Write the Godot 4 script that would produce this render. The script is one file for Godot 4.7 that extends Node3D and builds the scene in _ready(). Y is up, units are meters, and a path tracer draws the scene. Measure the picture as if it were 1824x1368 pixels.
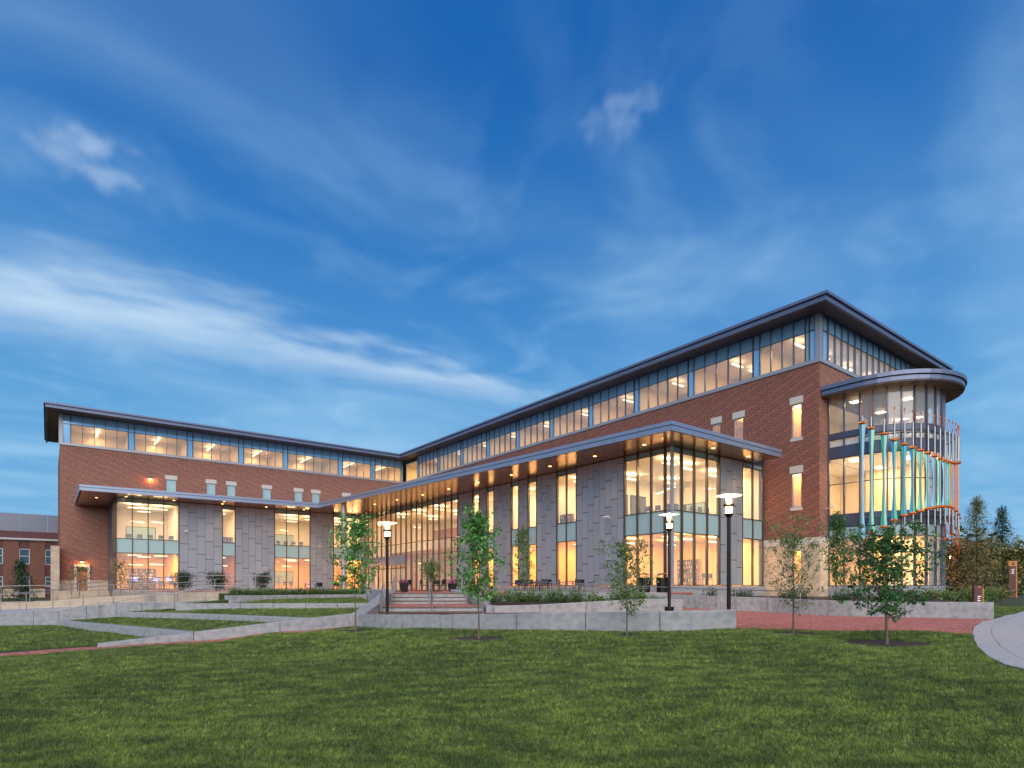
extends Node3D
# A brick and stone college building at dusk. x runs along its left wing, -z along its right wing, y is up; y = 0 is the height of the eye.

var rng := RandomNumberGenerator.new()
var M := {}
var counts := {}
var shared := {}


class Acc:
	var v := PackedVector3Array()
	var n := PackedVector3Array()
	var t := PackedVector2Array()
	var k := PackedColorArray()
	var tint := Color.WHITE

	func vert(p: Vector3, m: Vector3, uv := Vector2.ZERO) -> void:
		v.push_back(p); n.push_back(m); t.push_back(uv); k.push_back(tint)

	func tri(a: Vector3, b: Vector3, c: Vector3) -> void:
		var m := (c - a).cross(b - a).normalized()
		vert(a, m); vert(b, m, Vector2(1, 0)); vert(c, m, Vector2(1, 1))

	func smooth(a: Vector3, b: Vector3, c: Vector3, na: Vector3, nb: Vector3, nc: Vector3) -> void:
		if (c - a).cross(b - a).dot(na + nb + nc) < 0.0:
			vert(a, na); vert(c, nc); vert(b, nb)
		else:
			vert(a, na); vert(b, nb); vert(c, nc)

	func quad(a: Vector3, b: Vector3, c: Vector3, d: Vector3) -> void:
		tri(a, b, c); tri(a, c, d)

	func box(lo: Vector3, hi: Vector3) -> void:
		hexa([Vector3(lo.x, lo.y, lo.z), Vector3(hi.x, lo.y, lo.z), Vector3(hi.x, lo.y, hi.z), Vector3(lo.x, lo.y, hi.z)],
			[Vector3(lo.x, hi.y, lo.z), Vector3(hi.x, hi.y, lo.z), Vector3(hi.x, hi.y, hi.z), Vector3(lo.x, hi.y, hi.z)])

	# a closed solid between two rings of the same number of points
	func hexa(a: Array, b: Array) -> void:
		var c := a.size()
		for i in c:
			var j := (i + 1) % c
			quad(a[i], a[j], b[j], b[i])
		for i in range(1, c - 1):
			tri(a[0], a[i + 1], a[i])
			tri(b[0], b[i], b[i + 1])

	func prism(poly: PackedVector2Array, y0: float, y1: float) -> void:
		var p := poly
		if Geometry2D.is_polygon_clockwise(p):
			p = p.duplicate(); p.reverse()
		var ix := Geometry2D.triangulate_polygon(p)
		for i in range(0, ix.size(), 3):
			var a := p[ix[i]]; var b := p[ix[i + 1]]; var c := p[ix[i + 2]]
			tri(Vector3(a.x, y1, -a.y), Vector3(c.x, y1, -c.y), Vector3(b.x, y1, -b.y))
			tri(Vector3(a.x, y0, -a.y), Vector3(b.x, y0, -b.y), Vector3(c.x, y0, -c.y))
		for i in p.size():
			var a := p[i]; var b := p[(i + 1) % p.size()]
			quad(Vector3(a.x, y0, -a.y), Vector3(a.x, y1, -a.y), Vector3(b.x, y1, -b.y), Vector3(b.x, y0, -b.y))

	func tube(pts: Array, radii: Array, sides := 8, caps := true) -> void:
		var rings := []
		var side := Vector3.ZERO
		for i in pts.size():
			var d: Vector3 = (pts[mini(i + 1, pts.size() - 1)] - pts[maxi(i - 1, 0)]).normalized()
			if side == Vector3.ZERO:
				side = d.cross(Vector3.UP if absf(d.y) < 0.9 else Vector3.RIGHT).normalized()
			side = (side - d * side.dot(d)).normalized()
			var up := d.cross(side)
			var ring := []
			for s in sides:
				var a := TAU * s / sides
				ring.append(side * cos(a) + up * sin(a))
			rings.append(ring)
		for i in pts.size() - 1:
			for s in sides:
				var e := (s + 1) % sides
				var n0: Vector3 = rings[i][s]; var n1: Vector3 = rings[i][e]; var n2: Vector3 = rings[i + 1][e]; var n3: Vector3 = rings[i + 1][s]
				var r0: float = radii[i] if i < radii.size() else radii[-1]
				var r1: float = radii[i + 1] if i + 1 < radii.size() else radii[-1]
				var a: Vector3 = pts[i] + n0 * r0; var b: Vector3 = pts[i] + n1 * r0; var c: Vector3 = pts[i + 1] + n2 * r1; var d: Vector3 = pts[i + 1] + n3 * r1
				smooth(a, c, b, n0, n2, n1)
				smooth(a, d, c, n0, n3, n2)
		if caps:
			for q in [0, pts.size() - 1]:
				var r: float = radii[q] if q < radii.size() else radii[-1]
				for s in range(1, sides - 1):
					var a: Vector3 = pts[q] + rings[q][0] * r; var b: Vector3 = pts[q] + rings[q][s] * r; var c: Vector3 = pts[q] + rings[q][s + 1] * r
					if q == 0:
						tri(a, c, b)
					else:
						tri(a, b, c)

	# profile of (radius, height) turned about the y axis
	func lathe(at: Vector3, profile: Array, sides := 24) -> void:
		for i in profile.size() - 1:
			var p: Vector2 = profile[i]; var q: Vector2 = profile[i + 1]
			var sl := Vector2(q.y - p.y, p.x - q.x).normalized()
			for s in sides:
				var a := TAU * s / sides; var b := TAU * (s + 1) / sides
				var ca := Vector3(cos(a), 0, sin(a)); var cb := Vector3(cos(b), 0, sin(b))
				var na := (ca * sl.x + Vector3.UP * sl.y); var nb := (cb * sl.x + Vector3.UP * sl.y)
				var p0 := at + ca * p.x + Vector3.UP * p.y; var p1 := at + cb * p.x + Vector3.UP * p.y
				var q0 := at + ca * q.x + Vector3.UP * q.y; var q1 := at + cb * q.x + Vector3.UP * q.y
				smooth(p0, q0, q1, na, na, nb)
				smooth(p0, q1, p1, na, nb, nb)

	func leaf(c: Vector3, along: Vector3, across: Vector3, l: float, w: float) -> void:
		var up := along.cross(across).normalized()
		var a := c; var b := c + along * l
		var m := c + along * l * 0.5 + up * w * 0.18
		quad(a, m + across * w * 0.5 - up * w * 0.2, b, m - across * w * 0.5 - up * w * 0.2)

	func mesh() -> ArrayMesh:
		var a := []
		a.resize(Mesh.ARRAY_MAX)
		a[Mesh.ARRAY_VERTEX] = v; a[Mesh.ARRAY_NORMAL] = n; a[Mesh.ARRAY_TEX_UV] = t; a[Mesh.ARRAY_COLOR] = k
		var m := ArrayMesh.new()
		if v.size():
			m.add_surface_from_arrays(Mesh.PRIMITIVE_TRIANGLES, a)
		return m


# ---------------------------------------------------------------- naming and placing

func P(u: float, y: float, v: float) -> Vector3:
	return Vector3(u, y, -v)

func numbered(parent: Node, called: String) -> String:
	var key := "%d %s" % [parent.get_instance_id(), called]
	var c: int = counts.get(key, 0)
	counts[key] = c + 1
	return called if c == 0 else "%s_%03d" % [called, c]

func put(parent: Node3D, called: String, mesh: Mesh, mat: Material, at := Vector3.ZERO) -> MeshInstance3D:
	var o := MeshInstance3D.new()
	o.name = numbered(parent, called)
	o.mesh = mesh
	o.material_override = mat
	o.position = at
	parent.add_child(o, true)
	return o

func node(parent: Node3D, called: String, at := Vector3.ZERO) -> Node3D:
	var o := Node3D.new()
	o.name = numbered(parent, called)
	o.position = at
	parent.add_child(o, true)
	return o

func tag(o: Node3D, label: String, category: String, group := "") -> Node3D:
	o.set_meta("label", label)
	o.set_meta("category", category)
	if group != "":
		o.set_meta("group", group)
	return o

func thing(called: String, label: String, category: String, at := Vector3.ZERO, turn := 0.0, group := "") -> Node3D:
	var o := node(self, called, at)
	o.rotation.y = turn
	return tag(o, label, category, group)

func copy(o: Node3D, called: String, label: String, at: Vector3, turn := 0.0) -> Node3D:
	var c: Node3D = o.duplicate()
	c.name = numbered(self, called)
	add_child(c, true)
	c.position = at
	c.rotation.y = turn
	c.set_meta("label", label)
	return c

func struct(called: String, mesh: Mesh, mat: Material) -> MeshInstance3D:
	var o := put(self, called, mesh, mat)
	o.set_meta("kind", "structure")
	return o

func cube(size: Vector3) -> BoxMesh:
	var s := size.abs().snapped(Vector3.ONE * 0.002)
	if not shared.has(s):
		var b := BoxMesh.new()
		b.size = s
		shared[s] = b
	return shared[s]

func block(parent: Node3D, called: String, lo: Vector3, hi: Vector3, mat: Material) -> MeshInstance3D:
	return put(parent, called, cube(hi - lo), mat, (lo + hi) / 2)

# a box on a wall plane. ax "u": the plane u = c, t runs along v; ax "v": the plane v = c, t runs along u. o grows into the building.
func W(ax: String, c: float, t: float, y: float, o: float) -> Vector3:
	return P(c + o, y, t) if ax == "u" else P(t, y, c + o)

func wbox(parent: Node3D, called: String, ax: String, c: float, t0: float, t1: float, y0: float, y1: float, o0: float, o1: float, mat: Material) -> MeshInstance3D:
	return block(parent, called, W(ax, c, t0, y0, o0), W(ax, c, t1, y1, o1), mat)

func rod(parent: Node3D, called: String, a: Vector3, b: Vector3, r: float, mat: Material, sides := 8) -> MeshInstance3D:
	var s := Acc.new()
	s.tube([a, b], [r, r], sides)
	return put(parent, called, s.mesh(), mat)

# ---------------------------------------------------------------- materials

func mat(key: String, srgb: Color, rough := 0.6, metal := 0.0) -> StandardMaterial3D:
	var m := StandardMaterial3D.new()
	m.albedo_color = srgb
	m.roughness = rough
	m.metallic = metal
	m.resource_name = key
	M[key] = m
	return m

func glow(key: String, c: Color, e: float) -> StandardMaterial3D:
	var m := mat(key, Color(0.9, 0.88, 0.84), 0.5)
	m.emission_enabled = true
	m.emission = c
	m.emission_energy_multiplier = e
	return m

func noise_tex(freq: float, stops: Array, cols: Array, size := 512, sd := 1, oct := 4) -> NoiseTexture2D:
	var f := FastNoiseLite.new()
	f.seed = sd
	f.frequency = freq
	f.fractal_octaves = oct
	var t := NoiseTexture2D.new()
	t.width = size; t.height = size
	t.seamless = true
	t.noise = f
	var g := Gradient.new()
	g.offsets = PackedFloat32Array(stops)
	g.colors = PackedColorArray(cols)
	t.color_ramp = g
	return t

func tri_map(m: StandardMaterial3D, metres: float) -> void:
	m.uv1_triplanar = true
	m.uv1_world_triplanar = true
	m.uv1_scale = Vector3.ONE / metres

# rows of bricks drawn one by one: colour and height
func brick_maps(px: int, rows: int, pairs: int, joint: int, pick: Callable, mortar: Color, header: bool) -> Array:
	var im := Image.create(px, px, false, Image.FORMAT_RGB8)
	var hm := Image.create(px, px, false, Image.FORMAT_RGB8)
	im.fill(mortar)
	hm.fill(Color(0.35, 0.35, 0.35))
	var rh := float(px) / rows
	var pw := float(px) / pairs
	for r in rows:
		var y0 := int(round(r * rh)); var y1 := int(round((r + 1) * rh))
		for q in pairs * 2:
			var x0: float; var x1: float
			var base := pw * 0.5 * (r % 2)
			if header:
				x0 = base + pw * (q / 2) + (0.0 if q % 2 == 0 else pw * 0.68)
				x1 = base + pw * (q / 2) + (pw * 0.68 if q % 2 == 0 else pw)
			else:
				x0 = pw * 0.25 * (r % 2) + pw * 0.5 * q
				x1 = x0 + pw * 0.5
			var c: Color = pick.call(r, q)
			var h := 0.86 + rng.randf() * 0.14
			for wrap in [0, -px]:
				var rc := Rect2i(int(x0) + joint + wrap, y0 + joint, int(x1 - x0) - joint, y1 - y0 - joint)
				im.fill_rect(rc, c)
				hm.fill_rect(rc, Color(h, h, h))
	im.generate_mipmaps()
	return [ImageTexture.create_from_image(im), ImageTexture.create_from_image(hm)]

func materials() -> void:
	var m: StandardMaterial3D
	# Flemish bond, with darker headers that step diagonally
	var pick := func(r: int, q: int) -> Color:
		var dg := posmod(q - r, 5) < 2
		var c := Color(0.485, 0.20, 0.13).lerp(Color(0.60, 0.285, 0.19), rng.randf())
		if rng.randf() < 0.10:
			c = Color(0.36, 0.18, 0.16)
		if dg:
			c = c.lerp(Color(0.20, 0.09, 0.085), 0.70 if q % 2 else 0.42)
		if posmod(q - r, 10) < 5:
			c = c.lerp(Color(0.22, 0.10, 0.09), 0.26)
		return c
	var b := brick_maps(2048, 76, 16, 4, pick, Color(0.74, 0.66, 0.59), true)
	m = mat("brick", Color.WHITE, 0.85)
	m.albedo_texture = b[0]
	m.heightmap_enabled = true
	m.heightmap_texture = b[1]
	m.heightmap_scale = 1.2
	tri_map(m, 5.12)
	var pick2 := func(_r: int, _q: int) -> Color:
		return Color(0.52, 0.25, 0.21).lerp(Color(0.78, 0.49, 0.43), rng.randf())
	b = brick_maps(1024, 20, 10, 3, pick2, Color(0.55, 0.42, 0.38), false)
	m = mat("paver", Color.WHITE, 0.8)
	m.albedo_texture = b[0]
	m.heightmap_enabled = true
	m.heightmap_texture = b[1]
	m.heightmap_scale = 0.5
	tri_map(m, 2.0)
	var pick3 := func(_r: int, _q: int) -> Color:
		return Color(0.34, 0.20, 0.155).lerp(Color(0.42, 0.26, 0.20), rng.randf())
	b = brick_maps(512, 26, 8, 2, pick3, Color(0.52, 0.45, 0.40), false)
	m = mat("old_brick", Color.WHITE, 0.9)
	m.albedo_texture = b[0]
	tri_map(m, 2.0)
	var pick4 := func(_r: int, _q: int) -> Color:
		return Color(0.66, 0.60, 0.52).lerp(Color(0.74, 0.68, 0.60), rng.randf())
	b = brick_maps(512, 16, 4, 2, pick4, Color(0.58, 0.53, 0.46), false)
	m = mat("limestone", Color.WHITE, 0.8)
	m.albedo_texture = b[0]
	m.heightmap_enabled = true
	m.heightmap_texture = b[1]
	m.heightmap_scale = 0.6
	tri_map(m, 3.2)
	# cast concrete: cloudy tone and small pits
	m = mat("concrete", Color(1, 1, 1), 0.8)
	m.albedo_texture = noise_tex(0.012, [0.0, 0.3, 0.5, 0.75, 1.0], [Color(0.43, 0.445, 0.455), Color(0.49, 0.505, 0.515), Color(0.535, 0.55, 0.555), Color(0.57, 0.58, 0.585), Color(0.62, 0.63, 0.63)], 1024, 4, 6)
	tri_map(m, 3.1)
	m.heightmap_enabled = true
	m.heightmap_texture = noise_tex(0.08, [0.0, 0.24, 0.3, 1.0], [Color.BLACK, Color(0.1, 0.1, 0.1), Color(0.8, 0.8, 0.8), Color.WHITE], 512, 9, 2)
	m.heightmap_scale = 0.15
	m = mat("pavement", Color(1, 1, 1), 0.85)
	m.albedo_texture = noise_tex(0.06, [0.0, 0.4, 0.6, 1.0], [Color(0.59, 0.58, 0.575), Color(0.625, 0.615, 0.61), Color(0.645, 0.635, 0.63), Color(0.675, 0.665, 0.66)], 512, 14, 5)
	tri_map(m, 4.3)
	m = mat("cap_stone", Color(0.72, 0.70, 0.66), 0.75)
	for i in 4:
		m = mat("stone_panel_%d" % i, [Color(0.555, 0.59, 0.615), Color(0.545, 0.58, 0.605), Color(0.57, 0.605, 0.63), Color(0.53, 0.565, 0.595)][i], 0.38, 0.25)
	mat("fascia", Color(0.52, 0.57, 0.65), 0.34, 0.5)
	mat("roof_fascia", Color(0.40, 0.44, 0.53), 0.4, 0.4)
	mat("ribbon_frame", Color(0.33, 0.38, 0.45), 0.4, 0.4)
	mat("trim", Color(0.62, 0.62, 0.63), 0.4, 0.4)
	mat("mullion", Color(0.36, 0.36, 0.38), 0.38, 0.6)
	mat("bronze", Color(0.36, 0.31, 0.27), 0.35, 0.6)
	mat("dark_metal", Color(0.34, 0.36, 0.42), 0.4, 0.5)
	mat("soffit", Color(0.74, 0.59, 0.45), 0.2, 0.85)
	mat("roof_soffit", Color(0.33, 0.27, 0.26), 0.5, 0.3)
	mat("steel", Color(0.60, 0.59, 0.58), 0.35, 0.85)
	mat("black_metal", Color(0.10, 0.095, 0.09), 0.4, 0.5)
	mat("white_paint", Color(0.86, 0.86, 0.84), 0.5)
	mat("backing", Color(0.17, 0.17, 0.18), 0.9)
	m = mat("spandrel", Color(0.52, 0.66, 0.68), 0.12, 0.35)
	m = mat("sky_glass", Color(0.56, 0.75, 0.88), 0.08, 0.35)  # blue spandrel tint, brightened in the colour to stand in for reflected sky
	m = mat("frosted", Color(0.60, 0.72, 0.72), 0.3, 0.2)
	m = mat("glass", Color(0.93, 0.97, 0.95, 0.10), 0.02)
	m.transparency = BaseMaterial3D.TRANSPARENCY_ALPHA
	m = mat("lens", Color(1.0, 0.98, 0.94, 0.15), 0.05)
	m.transparency = BaseMaterial3D.TRANSPARENCY_ALPHA
	mat("cream", Color(0.88, 0.80, 0.60), 0.8)
	mat("yellow_wall", Color(0.90, 0.76, 0.42), 0.8)
	mat("white_wall", Color(0.88, 0.84, 0.76), 0.8)
	mat("ceiling", Color(0.90, 0.88, 0.84), 0.9)
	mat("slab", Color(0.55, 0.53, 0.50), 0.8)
	mat("carpet", Color(0.60, 0.55, 0.48), 0.9)
	m = mat("wood", Color(0.62, 0.40, 0.22), 0.45)
	m.albedo_texture = noise_tex(0.03, [0.0, 0.5, 1.0], [Color(0.80, 0.72, 0.66), Color(1, 0.98, 0.95), Color(0.88, 0.80, 0.74)], 256, 21)
	tri_map(m, 0.8)
	mat("bench_wood", Color(0.34, 0.22, 0.16), 0.6)
	mat("chair_grey", Color(0.32, 0.30, 0.30), 0.7)
	mat("chair_black", Color(0.07, 0.065, 0.065), 0.45)
	mat("screen_dark", Color(0.12, 0.13, 0.15), 0.25)
	glow("screen_blue", Color(0.05, 0.45, 0.95), 1.1)
	glow("lamp_glow", Color(1.0, 0.86, 0.62), 9.0)
	glow("fixture", Color(1.0, 0.90, 0.72), 2.2)
	glow("downlight", Color(1.0, 0.80, 0.50), 5.0)
	glow("exit_red", Color(1.0, 0.12, 0.10), 1.4)
	mat("bark", Color(0.38, 0.33, 0.29), 0.9)
	mat("dark_bark", Color(0.17, 0.14, 0.12), 0.9)
	for q in [["leaf", Color(1, 1, 1)], ["petal", Color(0.70, 0.25, 0.52)]]:
		m = mat(q[0], q[1], 0.5)
		m.backlight_enabled = true
		m.backlight = Color(0.45, 0.5, 0.25)
	M.leaf.vertex_color_use_as_albedo = true
	m = mat("grass_blade", Color(1, 1, 1), 0.6)
	m.vertex_color_use_as_albedo = true
	m.backlight_enabled = true
	m.backlight = Color(0.4, 0.45, 0.2)
	m = mat("soil", Color(1, 1, 1), 0.95)
	m.albedo_texture = noise_tex(0.05, [0.0, 0.45, 0.6, 1.0], [Color(0.10, 0.12, 0.05), Color(0.16, 0.20, 0.07), Color(0.20, 0.25, 0.09), Color(0.27, 0.30, 0.12)], 512, 31, 5)
	tri_map(m, 2.7)
	m = mat("mulch", Color(1, 1, 1), 0.95)
	m.albedo_texture = noise_tex(0.12, [0.0, 0.5, 1.0], [Color(0.07, 0.05, 0.04), Color(0.15, 0.11, 0.09), Color(0.26, 0.20, 0.16)], 256, 33, 3)
	tri_map(m, 0.9)
	mat("orange", Color(0.80, 0.40, 0.10), 0.3, 0.3)
	for i in 5:
		m = mat("blade_%d" % i, [Color(0.06, 0.76, 0.72), Color(0.08, 0.66, 0.84), Color(0.16, 0.82, 0.60), Color(0.75, 0.62, 0.25), Color(0.85, 0.45, 0.35)][i], 0.12)
		m.clearcoat_enabled = true
		m.clearcoat_roughness = 0.03
		m.backlight_enabled = true
		m.backlight = Color(0.6, 0.6, 0.6)
	mat("maroon", Color(0.29, 0.11, 0.10), 0.5)
	mat("sign_gold", Color(0.66, 0.43, 0.10), 0.5)
	mat("cone_orange", Color(0.90, 0.30, 0.10), 0.6)
	mat("pot", Color(0.10, 0.10, 0.12), 0.5)
	mat("ribbed", Color(0.44, 0.46, 0.51), 0.45, 0.4)
	mat("maroon_panel", Color(0.30, 0.14, 0.15), 0.6)
	mat("dark_glass", Color(0.30, 0.38, 0.42), 0.08, 0.5)

# ---------------------------------------------------------------- sky

func fbm(sd: int, freq: float, oct := 5) -> FastNoiseLite:
	var f := FastNoiseLite.new()
	f.seed = sd
	f.noise_type = FastNoiseLite.TYPE_SIMPLEX_SMOOTH
	f.frequency = freq
	f.fractal_type = FastNoiseLite.FRACTAL_FBM
	f.fractal_octaves = oct
	return f

func sky_image() -> ImageTexture:
	var w := 2048
	var h := 1024
	var im := Image.create(w, h, false, Image.FORMAT_RGBF)
	var stops := [[0.0, Color(0.18, 0.41, 0.65)], [6.0, Color(0.155, 0.395, 0.66)], [14.0, Color(0.112, 0.34, 0.635)], [22.0, Color(0.060, 0.245, 0.565)], [30.0, Color(0.028, 0.17, 0.48)], [40.0, Color(0.013, 0.118, 0.40)], [90.0, Color(0.008, 0.085, 0.32)]]
	var g := Gradient.new()
	g.interpolation_mode = Gradient.GRADIENT_INTERPOLATE_LINEAR
	var off := PackedFloat32Array(); var cols := PackedColorArray()
	for s in stops:
		off.push_back(s[0] / 90.0); cols.push_back(s[1])
	g.offsets = off; g.colors = cols
	var low := fbm(3, 0.42, 3)
	var streak := fbm(11, 0.8, 4)
	var fine := fbm(17, 2.6, 4)
	var haze := Color(0.36, 0.60, 0.82)
	var puffy := fbm(23, 18.0, 5)
	var white := Color(0.56, 0.71, 0.86)
	var a := Vector2(-0.17, 2.36); var b := Vector2(1.78, 2.12)
	var ab := (b - a).normalized()
	var side := Vector2(-ab.y, ab.x)
	var puffs := [[0.04, 0.535, 0.036, 0.015, 0.42], [0.058, 0.515, 0.032, 0.012, 0.36], [0.02, 0.525, 0.03, 0.01, 0.3], [0.815, 0.645, 0.028, 0.018, 0.22], [0.84, 0.668, 0.034, 0.010, 0.2]]
	im.fill(Color(0.10, 0.12, 0.12))
	for y in h / 2:
		var el := (0.5 - (y + 0.5) / h) * PI
		var te := tan(minf(el, 1.5))
		var r := 1.0 / (te + 0.05)
		var base := g.sample(el / (PI / 2))
		for x in w:
			var az := (x + 0.5) / w * TAU
			if az > PI:
				az -= TAU
			var p := Vector2(sin(az), cos(az)) * r
			var sx := p.dot(ab); var sy := p.dot(side)
			var warp := low.get_noise_2d(p.x, p.y)
			var s1 := streak.get_noise_2d(sx * 0.5 + warp * 0.25, sy * 1.15 + warp * 0.35)
			var c := base
			# thin high veils
			var veil := smoothstep(-0.35, 0.75, s1 + warp * 0.5) * (0.15 + 0.26 * smoothstep(0.8, 0.15, el))
			# the long bank of cloud low in the north-west
			var rel := p - a
			var along := rel.dot(ab)
			var across := rel.dot(side) + warp * 0.08
			var wide := lerpf(0.52, 0.15, clampf((along + 0.3) / 2.4, 0.0, 1.0))
			var fn := fine.get_noise_2d(sx * 0.8, sy * 2.0)
			var bank := smoothstep(wide, 0.0, absf(across + fn * 0.12)) * smoothstep(2.5, 1.3, along) * smoothstep(-2.4, -0.4, along)
			var thick := bank * (0.50 + 0.5 * fn)
			veil += 0.24 * smoothstep(-0.3, 0.9, fine.get_noise_2d(sx * 0.55 + warp, sy * 0.8 + 7.0) + 0.22 * puffy.get_noise_2d(sx * 0.35, sy * 0.5)) * smoothstep(0.95, 0.3, el)
			for q in puffs:
				var dx: float = (az - q[0]) / q[2]; var dy: float = (el - q[1]) / q[3]
				if absf(dx) < 3.0 and absf(dy) < 3.0:
					var d := sqrt(dx * dx + dy * dy) + puffy.get_noise_2d(az, el * 1.3) * 1.3
					thick = maxf(thick, smoothstep(1.9, -0.3, d) * q[4])
			c = c.lerp(haze, clampf(veil, 0.0, 1.0)).lerp(white, clampf(thick, 0.0, 1.0))
			im.set_pixel(x, y, c)
	return ImageTexture.create_from_image(im)

func camera_sky_light() -> void:
	var cam := Camera3D.new()
	cam.name = "camera"
	cam.projection = Camera3D.PROJECTION_FRUSTUM
	cam.near = 0.1
	cam.far = 2000.0
	cam.size = 0.1 * 1368.0 / 1084.05
	cam.frustum_offset = Vector2(0, 0.1 * 365.0 / 1084.05)
	cam.rotation.y = deg_to_rad(-37.339)
	add_child(cam)
	cam.current = true
	var e := Environment.new()
	e.background_mode = Environment.BG_SKY
	var sm := PanoramaSkyMaterial.new()
	sm.panorama = sky_image()
	var sky := Sky.new()
	sky.sky_material = sm
	e.sky = sky
	e.background_energy_multiplier = 0.70
	e.tonemap_mode = Environment.TONE_MAPPER_LINEAR
	e.tonemap_exposure = 1.6
	e.sdfgi_enabled = true
	e.ssao_enabled = true
	e.ssil_enabled = true
	var we := WorldEnvironment.new()
	we.name = "environment"
	we.environment = e
	add_child(we)
	# the afterglow behind the camera: wide and weak
	var sun := DirectionalLight3D.new()
	sun.name = "sun"
	sun.light_color = Color(1.0, 0.95, 0.92)
	sun.light_energy = 0.9
	sun.light_angular_distance = 75.0
	sun.shadow_enabled = true
	sun.sky_mode = DirectionalLight3D.SKY_MODE_LIGHT_ONLY
	add_child(sun)
	sun.look_at_from_position(Vector3.ZERO, Vector3(0.42, -0.46, -0.62))

# ---------------------------------------------------------------- ground

var gu := PackedFloat32Array()
var gv := PackedFloat32Array()
var gy := PackedFloat32Array()
const SPOTS := [
	[0, 0, -1.6], [3, 4, -1.58], [-4, 4, -1.62], [6, 1, -1.56], [10, 0, -1.42], [0, 9, -1.6], [-8, 12, -1.72], [5, 9, -1.5], [9, 6, -1.38], [8, 9, -1.36], [4, 15, -1.6], [-3, 16, -1.74],
	[14.69, 5.65, -1.25], [15.0, 7.93, -1.14], [11.73, 10.55, -1.2], [8.56, 12.59, -1.25], [7.56, 17.88, -1.3],
	[8.45, 19.34, -1.27], [9.65, 15.78, -1.2], [11.48, 13.0, -1.17], [13.6, 10.63, -1.16], [14.8, 9.46, -1.07],
	[1.25, 22.94, -1.83], [2.47, 22.77, -1.78], [3.72, 22.57, -1.72], [7.12, 21.36, -1.46], [8.95, 20.84, -1.34],
	[-1.04, 21.8, -1.87], [3.55, 21.56, -1.74], [6.86, 20.55, -1.49], [-6, 22, -1.98], [-14, 24, -2.1],
	[0.53, 34.81, -1.69], [2.78, 25.55, -1.77], [-2, 30, -1.85], [-8, 34, -1.9], [-2, 37, -1.75], [-14, 40, -2.0],
	[12.0, 21.4, -1.15], [10.7, 21.6, -1.2], [24.6, 15.9, -0.98], [25.05, 14.22, -1.03], [24.71, 11.97, -1.08], [25.2, 8.82, -1.06], [25.94, 6.63, -1.06], [14.91, 20.7, -1.13], [16.09, 19.55, -1.11], [20.14, 15.2, -0.87], [22.4, 17.0, -0.85], [15.8, 10.3, -1.03], [18.4, 13.9, -0.98],
	[17.22, 5.73, -1.05], [31.89, 7.12, -0.95], [26.89, 6.53, -0.96], [21.98, 5.87, -0.99], [18.88, 5.22, -1.0], [16.91, 4.71, -1.08], [14.58, 3.97, -1.15], [13.39, 3.49, -1.24], [12.3, 2.8, -1.3], [16, 0, -1.25], [26, 2, -1.05], [40, 4, -0.9], [33, 9.5, -0.85], [42, 11, -0.75], [55, 12, -0.6], [80, 16, -0.6], [140, 20, -0.6],
	[12, 30, -1.4], [20, 30, -1.2], [20, 60, -1.0], [50, 40, -1.0], [60, 90, -1.0], [-20, 60, -1.7], [-20, 90, -1.2], [10, 100, -1.0], [-80, 100, -1.6], [-60, 20, -2.2], [-20, -20, -1.8], [40, -30, -1.4], [200, 200, -1.0], [-200, 200, -1.5], [0, -200, -1.6], [300, -100, -1.0]]

func lines(inner0: float, inner1: float, step: float) -> PackedFloat32Array:
	var o := PackedFloat32Array([-900, -400, -200, -110, -70, -45])
	var x := inner0
	while x <= inner1:
		o.push_back(x)
		x += step
	for e in [56, 75, 110, 200, 400, 900]:
		if e > inner1 + 4:
			o.push_back(e)
	return o

func ground_grid() -> void:
	gu = lines(-26, 44, 0.8)
	gv = lines(-14, 44, 0.8)
	gy.resize(gu.size() * gv.size())
	for i in gu.size():
		for j in gv.size():
			var ws := 0.0; var ys := 0.0
			for s in SPOTS:
				var dx: float = gu[i] - s[0]; var dy: float = gv[j] - s[1]
				var w := 1.0 / pow(dx * dx + dy * dy + 0.05, 1.6)
				ws += w; ys += w * s[2]
			gy[i * gv.size() + j] = ys / ws

func gh(u: float, v: float) -> float:
	var i := clampi(gu.bsearch(u) - 1, 0, gu.size() - 2)
	var j := clampi(gv.bsearch(v) - 1, 0, gv.size() - 2)
	var a := clampf((u - gu[i]) / (gu[i + 1] - gu[i]), 0, 1)
	var b := clampf((v - gv[j]) / (gv[j + 1] - gv[j]), 0, 1)
	var q := gv.size()
	return lerpf(lerpf(gy[i * q + j], gy[i * q + j + 1], b), lerpf(gy[(i + 1) * q + j], gy[(i + 1) * q + j + 1], b), a)

func gp(u: float, v: float, lift := 0.0) -> Vector3:
	return P(u, gh(u, v) + lift, v)

func lawn_sheet() -> void:
	var s := Acc.new()
	var q := gv.size()
	for i in gu.size() - 1:
		for j in gv.size() - 1:
			var a := P(gu[i], gy[i * q + j], gv[j]); var b := P(gu[i + 1], gy[(i + 1) * q + j], gv[j])
			var c := P(gu[i + 1], gy[(i + 1) * q + j + 1], gv[j + 1]); var d := P(gu[i], gy[i * q + j + 1], gv[j + 1])
			s.quad(a, d, c, b)
	struct("ground", s.mesh(), M.soil)

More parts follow.
